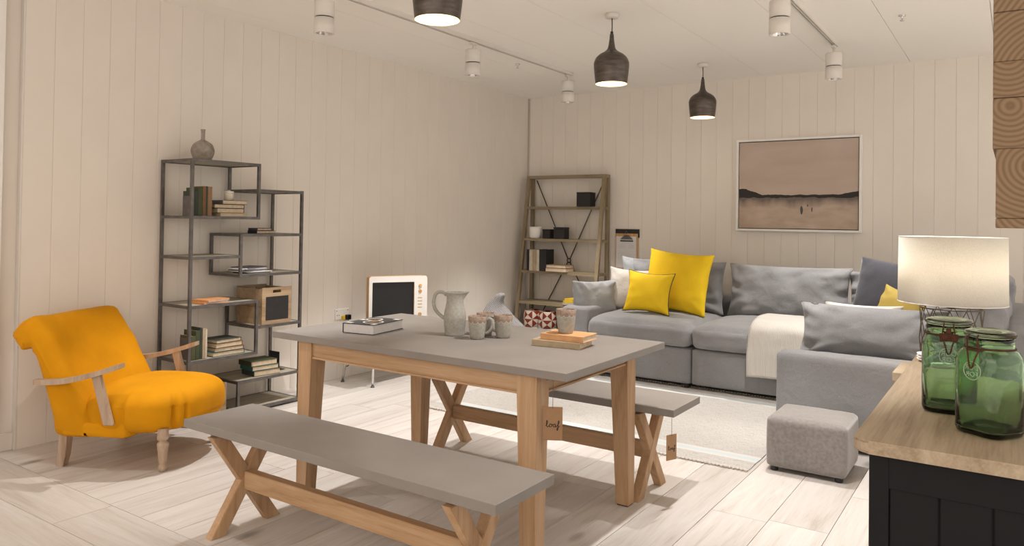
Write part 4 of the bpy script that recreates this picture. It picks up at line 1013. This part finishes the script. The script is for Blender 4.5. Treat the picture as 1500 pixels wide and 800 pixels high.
# ---------------------------------------------------------------- sideboard
sb = thing('sideboard', 'dark painted sideboard with an oak top at the right edge', 'sideboard', (.31, 2.54, 0))
def Q(x, y): return x-.31, y-2.54
SBT = .82
a = Q(-.305, 1.838); b = Q(.92, 3.24); bm = BM()
def rr2(x0, y0, x1, y1, r, n=6):
    out = []
    for (cx, cy, a0) in ((x1-r, y1-r, 0), (x0+r, y1-r, 90), (x0+r, y0+r, 180), (x1-r, y0+r, 270)):
        for k in range(n+1): th_ = math.radians(a0+90*k/n); out.append((cx+r*math.cos(th_), cy+r*math.sin(th_)))
    return out
prism(bm, rr2(a[0], a[1], b[0], b[1], .035), SBT-.030, SBT, 'z', .006); M['sbtop'] = wood('limed_oak_top', (.24, .17, .105), (.37, .285, .195), (.46, .37, .27), 'Y', fine=60, knots=True); obj('top', bm, 'sbtop', sb)

x0, y0 = Q(-.272, 1.862); x1, y1 = Q(.90, 3.21)
bm = BM(); box(bm, x0+.006, y0+.010, .0, x1, y1, SBT-.031); obj('carcass', bm, 'darkpaint', sb)
bm = BM(); box(bm, x0, y0, 0, x0+.040, y0+.010, SBT-.031, .001); obj('stile', bm, 'darkpaint', sb)
bm = BM(); box(bm, x0+.040, y0, SBT-.031-.075, x1, y0+.010, SBT-.031, .001); obj('top_rail', bm, 'darkpaint', sb)
bm = BM(); box(bm, x0+.040, y0, 0, x1, y0+.010, .09, .001); obj('bottom_rail', bm, 'darkpaint', sb)
xx = x0+.0405
while xx < x1-.05:
    bm = BM(); prism(bm, [(xx, y0+.0098), (xx, y0+.008), (xx+.003, y0+.005), (xx+.094, y0+.005), (xx+.097, y0+.008), (xx+.097, y0+.0098)], .0905, SBT-.1065, 'z'); obj('panel_board', bm, 'darkpaint', sb); xx += .0985
bm = BM(); box(bm, x0, y0+.010, 0, x0+.006, y1, SBT-.031); obj('side_panel', bm, 'darkpaint', sb)

# ---------------------------------------------------------------- green preserving jars
def sq(r, th, p=5.0, rc=1.0):
    c, s = math.cos(th), math.sin(th); return r/((abs(c)**p+abs(s)**p)**(1/p))
def jar(loc, rz, label, w=.062, plate=False):
    root = thing('preserving_jar', label, 'jar', loc, rz, 'green glass jars on the sideboard')
    seg = 48
    # outer: rounded-square body changing to a round neck; then inner wall
    pro = [(.80, 4, .0), (.95, 4, .004), (1.0, 4, .014), (1.0, 3.8, .10), (1.0, 3.6, .165), (.97, 3.2, .182), (.90, 3, .194), (.86, 2, .200), (.84, 2, .206), (.86, 2, .212), (.86, 2, .222), (.80, 2, .226)]
    inn = [(.75, 2, .226), (.76, 2, .205), (.84, 3, .192), (.93, 4, .178), (.94, 3.8, .10), (.93, 4, .018), (.75, 4, .009)]
    bm = BM(); rings = []
    for (k, p, z) in pro+inn:
        ring = []
        for i in range(seg):
            th_ = 2*PI*i/seg; r = sq(w*k, th_, p) if p > 2 else w*k
            ring.append(bm.verts.new((r*math.cos(th_), r*math.sin(th_), z)))
        rings.append(ring)
    for a_, b_ in zip(rings, rings[1:]):
        for i in range(seg): bm.faces.new((a_[i], a_[(i+1) % seg], b_[(i+1) % seg], b_[i]))
    bm.faces.new(rings[0][::-1]); bm.faces.new(rings[-1])
    body = obj('body', bm, 'glass', root, True)
    bm = BM(); lathe(bm, [(w*.70, .2275), (w*.88, .228), (w*.90, .233), (w*.86, .239), (w*.60, .243), (w*.55, .240), (w*.1, .240)], 48); obj('lid', bm, 'glass', root, True)
    bm = BM(); R = w*.875
    tube(bm, [(R*math.cos(i*PI/16), R*math.sin(i*PI/16), .2015) for i in range(32)], .0022, 6, True)
    tube(bm, [(R*math.cos(i*PI/16), R*math.sin(i*PI/16), .2335) for i in range(-2, 19)], .0020, 6)
    for s in (-1, 1):
        tube(bm, catmull([(s*.010, -R-.001, .234), (s*.012, -R-.008, .222), (s*.014, -R-.005, .20), (s*.008, -R-.010, .178), (s*.004, -R-.012, .160)], 4), .0019, 6)
    tube(bm, [(-.004, -R-.012, .160), (0, -R-.013, .156), (.004, -R-.012, .160)], .0019, 6)
    tube(bm, [(-.022, -R+.004, .2015), (-.014, -R-.006, .198), (.014, -R-.006, .198), (.022, -R+.004, .2015)], .0022, 6)
    obj('wire_clip', bm, 'rust', root, True)
    # raised round mark moulded under the clip, its letters reversed
    y = -w*1.0-.0003; bm = BM(); zc = .150
    tube(bm, [(.0205*math.cos(i*PI/14), y, zc+.0205*math.sin(i*PI/14)) for i in range(28)], .0014, 6, True)
    obj('embossed_ring', bm, 'glass_mark', root, True)
    for line, txt in enumerate(('DUR', 'FOR')):
        cu = bpy.data.curves.new('txt', 'FONT'); cu.body = txt; cu.size = .0165; cu.extrude = .0012; cu.align_x = 'CENTER'; cu.resolution_u = 2
        to = bpy.data.objects.new('txt', cu); me = to.to_mesh().copy(); bpy.data.objects.remove(to)
        me.transform(Matrix.Translation((0, y, zc+(.002 if line == 0 else -.0135))) @ Matrix.Diagonal((-1, 1, 1, 1)) @ Matrix.Rotation(PI/2, 4, 'X'))
        me.flip_normals(); me.materials.clear(); me.materials.append(M['glass_mark']); mo = bpy.data.objects.new('lettering', me); C.objects.link(mo); mo.parent = root
    if plate:
        bm = BM(); box(bm, -.021, -w*.875-.010, .190, .021, -w*.875-.006, .208, .001); box(bm, -.006, -w*.875-.012, .208, .006, -w*.875-.005, .222, .001); obj('clip_plate', bm, 'rust', root)
    return root
jar((-.048, 2.075, SBT), math.radians(-34), 'nearest green glass clip top jar, in front on the sideboard', .059)
jar((-.143, 2.27, SBT), math.radians(3), 'green glass jar with a rusty clip plate, left of the nearest jar', .062, True)
jar((.095, 2.36, SBT), math.radians(10), 'green glass jar cut off by the right edge of the photo', .062)
pl = thing('plate_stack', 'small stack of white plates behind the left green jar on the sideboard', 'plates', (-.235, 3.05, SBT))
for k in range(3):
    bm = BM(); z = k*.009; lathe(bm, [(.03, z), (.034, z), (.056, z+.008), (.058, z+.0105), (.054, z+.0105), (.03, z+.004)], 32); obj('plate', bm, 'white2', pl, True)

# ---------------------------------------------------------------- side table with lamp
tb = thing('lamp_table', 'small pale wood side table behind the sideboard under the lamp', 'side table', (-.27, 4.305, 0))
bm = BM(); box(bm, -.232, -.178, .535, .232, .178, .58, .003); obj('top', bm, 'sbtop', tb)
for sx in (-1, 1):
    for sy in (-1, 1): bm = BM(); box(bm, sx*.205-.02, sy*.15-.02, 0, sx*.205+.02, sy*.15+.02, .535, .002); obj('leg', bm, 'sbtop', tb)
lm = thing('table_lamp', 'table lamp with a glowing cream drum shade and a wire cage base', 'lamp', (-.262, 4.315, .58))
def ringt(bm, r, z, th_=.0035, n=28): tube(bm, [(r*math.cos(i*2*PI/n), r*math.sin(i*2*PI/n), z) for i in range(n)], th_, 6, True)
R = .140; H = .318
bm = BM(); ringt(bm, R, .004); ringt(bm, R, H); obj('hoop', bm, 'wire', lm, True)
N_ = 12; P1 = [(R*math.cos(i*2*PI/N_), R*math.sin(i*2*PI/N_)) for i in range(N_)]
for i in range(N_):
    bm = BM(); a_ = P1[i]; b_ = P1[(i+1) % N_]; c_ = P1[i-1]
    z1 = H*.5
    tube(bm, [(a_[0], a_[1], H), (b_[0], b_[1], z1), (a_[0], a_[1], .004)], .0022, 5)
    tube(bm, [(a_[0], a_[1], H), (c_[0], c_[1], z1), (a_[0], a_[1], .004)], .0022, 5); obj('cage_wire', bm, 'wire', lm)
bm = BM()
for k in range(3):
    a_ = k*2*PI/3; tube(bm, [(0, 0, H), (R*math.cos(a_), R*math.sin(a_), H)], .0025, 6)
lathe(bm, [(.018, H-.004), (.018, H+.012), (.010, H+.02), (.010, H+.09)], 16); obj('stem', bm, 'wire', lm, True)
SR, SZ0, SZ1 = .240, .345, .672
bm = BM(); ringp = []
lathe(bm, [(SR, SZ0), (SR*.985, SZ1)], 64, cap0=False, cap1=False); so_ = obj('shade', bm, 'shade', lm, True); mdd = so_.modifiers.new('t', 'SOLIDIFY'); mdd.thickness = .0015
bm = BM(); tube(bm, [(SR*math.cos(i*PI/24), SR*math.sin(i*PI/24), SZ0) for i in range(48)], .0022, 5, True); obj('shade_rim', bm, 'white2', lm, True); bm = BM(); tube(bm, [(SR*.985*math.cos(i*PI/24), SR*.985*math.sin(i*PI/24), SZ1) for i in range(48)], .0022, 5, True); obj('shade_rim', bm, 'white2', lm, True)
bm = BM()
for k in range(3): a_ = k*2*PI/3+.4; tube(bm, [(0, 0, H+.09), (SR*.985*math.cos(a_), SR*.985*math.sin(a_), SZ0+.01)], .0018, 5)
obj('shade_spider', bm, 'wire', lm)
bm = BM(); lathe(bm, [(.012, H+.09), (.028, H+.12), (.032, H+.15), (.022, H+.18), (.003, H+.19)], 20, cap0=True); obj('bulb', bm, emit('lamp_bulb', (1, .85, .6), 8), lm, True)
d = bpy.data.lights.new('lamp_light', 'POINT'); d.energy = LAMP_W; d.color = (1, .90, .76); d.shadow_soft_size = .05
o = bpy.data.objects.new('lamp_light', d); C.objects.link(o); o.location = (-.262, 4.315, .58+H+.24)

# ---------------------------------------------------------------- hanging end-grain timber post
ps = thing('timber_post', 'rough end grain timber block post hanging down at the top right', 'timber post', (.14, 1.75, 0))
rows = [1.30, 1.318, 1.443, 1.535, 1.60, 1.69, 1.80, 1.90, 2.02, 2.13, 2.25, 2.36, 2.48, 2.59, CZ-.0]
for r in range(len(rows)-1):
    z0, z1 = rows[r], rows[r+1]; off = (-.02, .03, .01, .025)[r % 4]
    cuts = [-.175, -.055+off, .06+off*.7, .175] if r > 1 else [-.170, .02, .175]
    for a_, b_ in zip(cuts, cuts[1:]):
        bm = BM(); j = random.uniform(-.0015, .0015)
        w_, h_ = (b_-a_)/2, (z1-z0)/2
        box(bm, -w_+.0004, -.15+j, -h_+.0003, w_-.0004, .15+j, h_-.0003, .0012)
        obj('block', bm, 'endgrain', ps, loc=((a_+b_)/2, 0, (z0+z1)/2))

# ---------------------------------------------------------------- things on the dining table
def mug(loc, rz, label, handle=True, group='stoneware mugs'):
    root = thing('mug' if handle else 'beaker', label, 'mug' if handle else 'cup', loc, rz, group)
    out = [(.028, 0), (.031, .002), (.034, .012), (.039, .04), (.0425, .075), (.0435, .094), (.0425, .0955), (.0408, .094), (.0395, .075), (.036, .04), (.031, .014), (.01, .008)]
    bm = BM(); lathe(bm, out, 40); o = obj('body', bm, 'glaze', root, True); o.scale.z = 1.1
    if handle:
        bm = BM(); tube(bm, catmull([(.040, 0, .088), (.056, 0, .095), (.070, 0, .083), (.068, 0, .057), (.052, 0, .035), (.036, 0, .028)], 5), .0042, 8, ry=.0065); obj('handle', bm, 'glaze_jug', root, True)
    return root
# image right is roughly (+.83,+.56)
mug((-2.035, 2.742, TZ), math.radians(22), 'grey green mug nearest the camera, its handle to the right')
mug((-2.075, 2.86, TZ), math.radians(160), 'grey green mug half hidden behind the other two')
mug((-1.962, 2.845, TZ), math.radians(200), 'grey green mug with its handle to the left, right of the group')
jg = thing('pottery_jug', 'tall grey green stoneware jug with a looped handle on the table', 'jug', (-2.185, 2.765, TZ), math.radians(208))
prj = [(.042, 0), (.046, .003), (.0475, .02), (.051, .05), (.053, .08), (.050, .11), (.043, .14), (.040, .165), (.042, .188), (.047, .2), (.0445, .201), (.038, .185), (.036, .165)]
bm = BM(); pj = catmull([(a_, b_, 0) for a_, b_ in prj], 3); seg = 48; rings = []
for p in pj:
    ring = []
    for k in range(seg):
        th_ = 2*PI*k/seg; r = p.x+.0006*math.sin(p.y*420)*(1 if .05 < p.y < .17 else 0)
        d_ = math.atan2(math.sin(th_-PI), math.cos(th_-PI)); lip = math.exp(-(d_/.28)**2)*max(0, (p.y-.165)/.036)
        ring.append(bm.verts.new(((r+.020*lip)*math.cos(th_), (r+.020*lip)*math.sin(th_), p.y+.003*lip)))
    rings.append(ring)
for a_, b_ in zip(rings, rings[1:]):
    for k in range(seg): bm.faces.new((a_[k], a_[(k+1) % seg], b_[(k+1) % seg], b_[k]))
bm.faces.new(rings[0][::-1]); bm.faces.new(rings[-1]); obj('body', bm, 'glaze_jug', jg, True)
bm = BM(); tube(bm, catmull([(.040, 0, .186), (.060, 0, .200), (.088, 0, .196), (.102, 0, .165), (.098, 0, .125), (.075, 0, .095), (.050, 0, .078)], 6), .0055, 10, ry=.0085); obj('handle', bm, 'glaze_jug', jg, True)
# big book
bk = book('thick hardback book with a black, white and orange jacket on the table', CB['black'], .25, .175, .046, (-2.575, 2.625, TZ), math.radians(-81), pages='paperw')
def jacket():
    bm = BM(); rr = [(.03, .02, .045), (-.05, .06, .03)]
    z = .0462
    for (cx, cy, r) in ((.03, .02, .050), (-.05, -.03, .042)):
        lathe(bm, [(r, z), (r, z+.0005), (r-.008, z+.0005), (r-.008, z)], 32, cx, cy, False, False)
    for (a_, b_, c_, d_) in ((.085, -.085, .11, -.05), (-.118, .05, -.09, .083), (-.03, -.083, .0, -.06), (.08, .06, .11, .083)):
        box(bm, a_, b_, z-.0002, c_, d_, z+.0005)
    obj('jacket_motif', bm, 'white2', bk)
    bm = BM(); box(bm, -.035, -.015, z, .035, .02, z+.0006); obj('jacket_title', bm, 'orange', bk)
    bm = BM()
    for k in range(5): box(bm, -.028+k*.012, -.006, z+.0006, -.020+k*.012, .010, z+.0010)
    obj('jacket_print', bm, 'ink', bk)
jacket()
zz = TZ
book('lower worn tan book under the orange book on the table', CB['sand'], .225, .155, .028, (-1.640, 2.835, zz), math.radians(7.5), group='two books under the beaker')
book('upper orange book carrying the beaker', CB['peach'], .205, .145, .026, (-1.615, 2.848, zz+.0284), math.radians(3.5), group='two books under the beaker')
mug((-1.625, 2.838, zz+.0546), 0, 'handleless beaker standing on the two books', False, 'stoneware mugs')
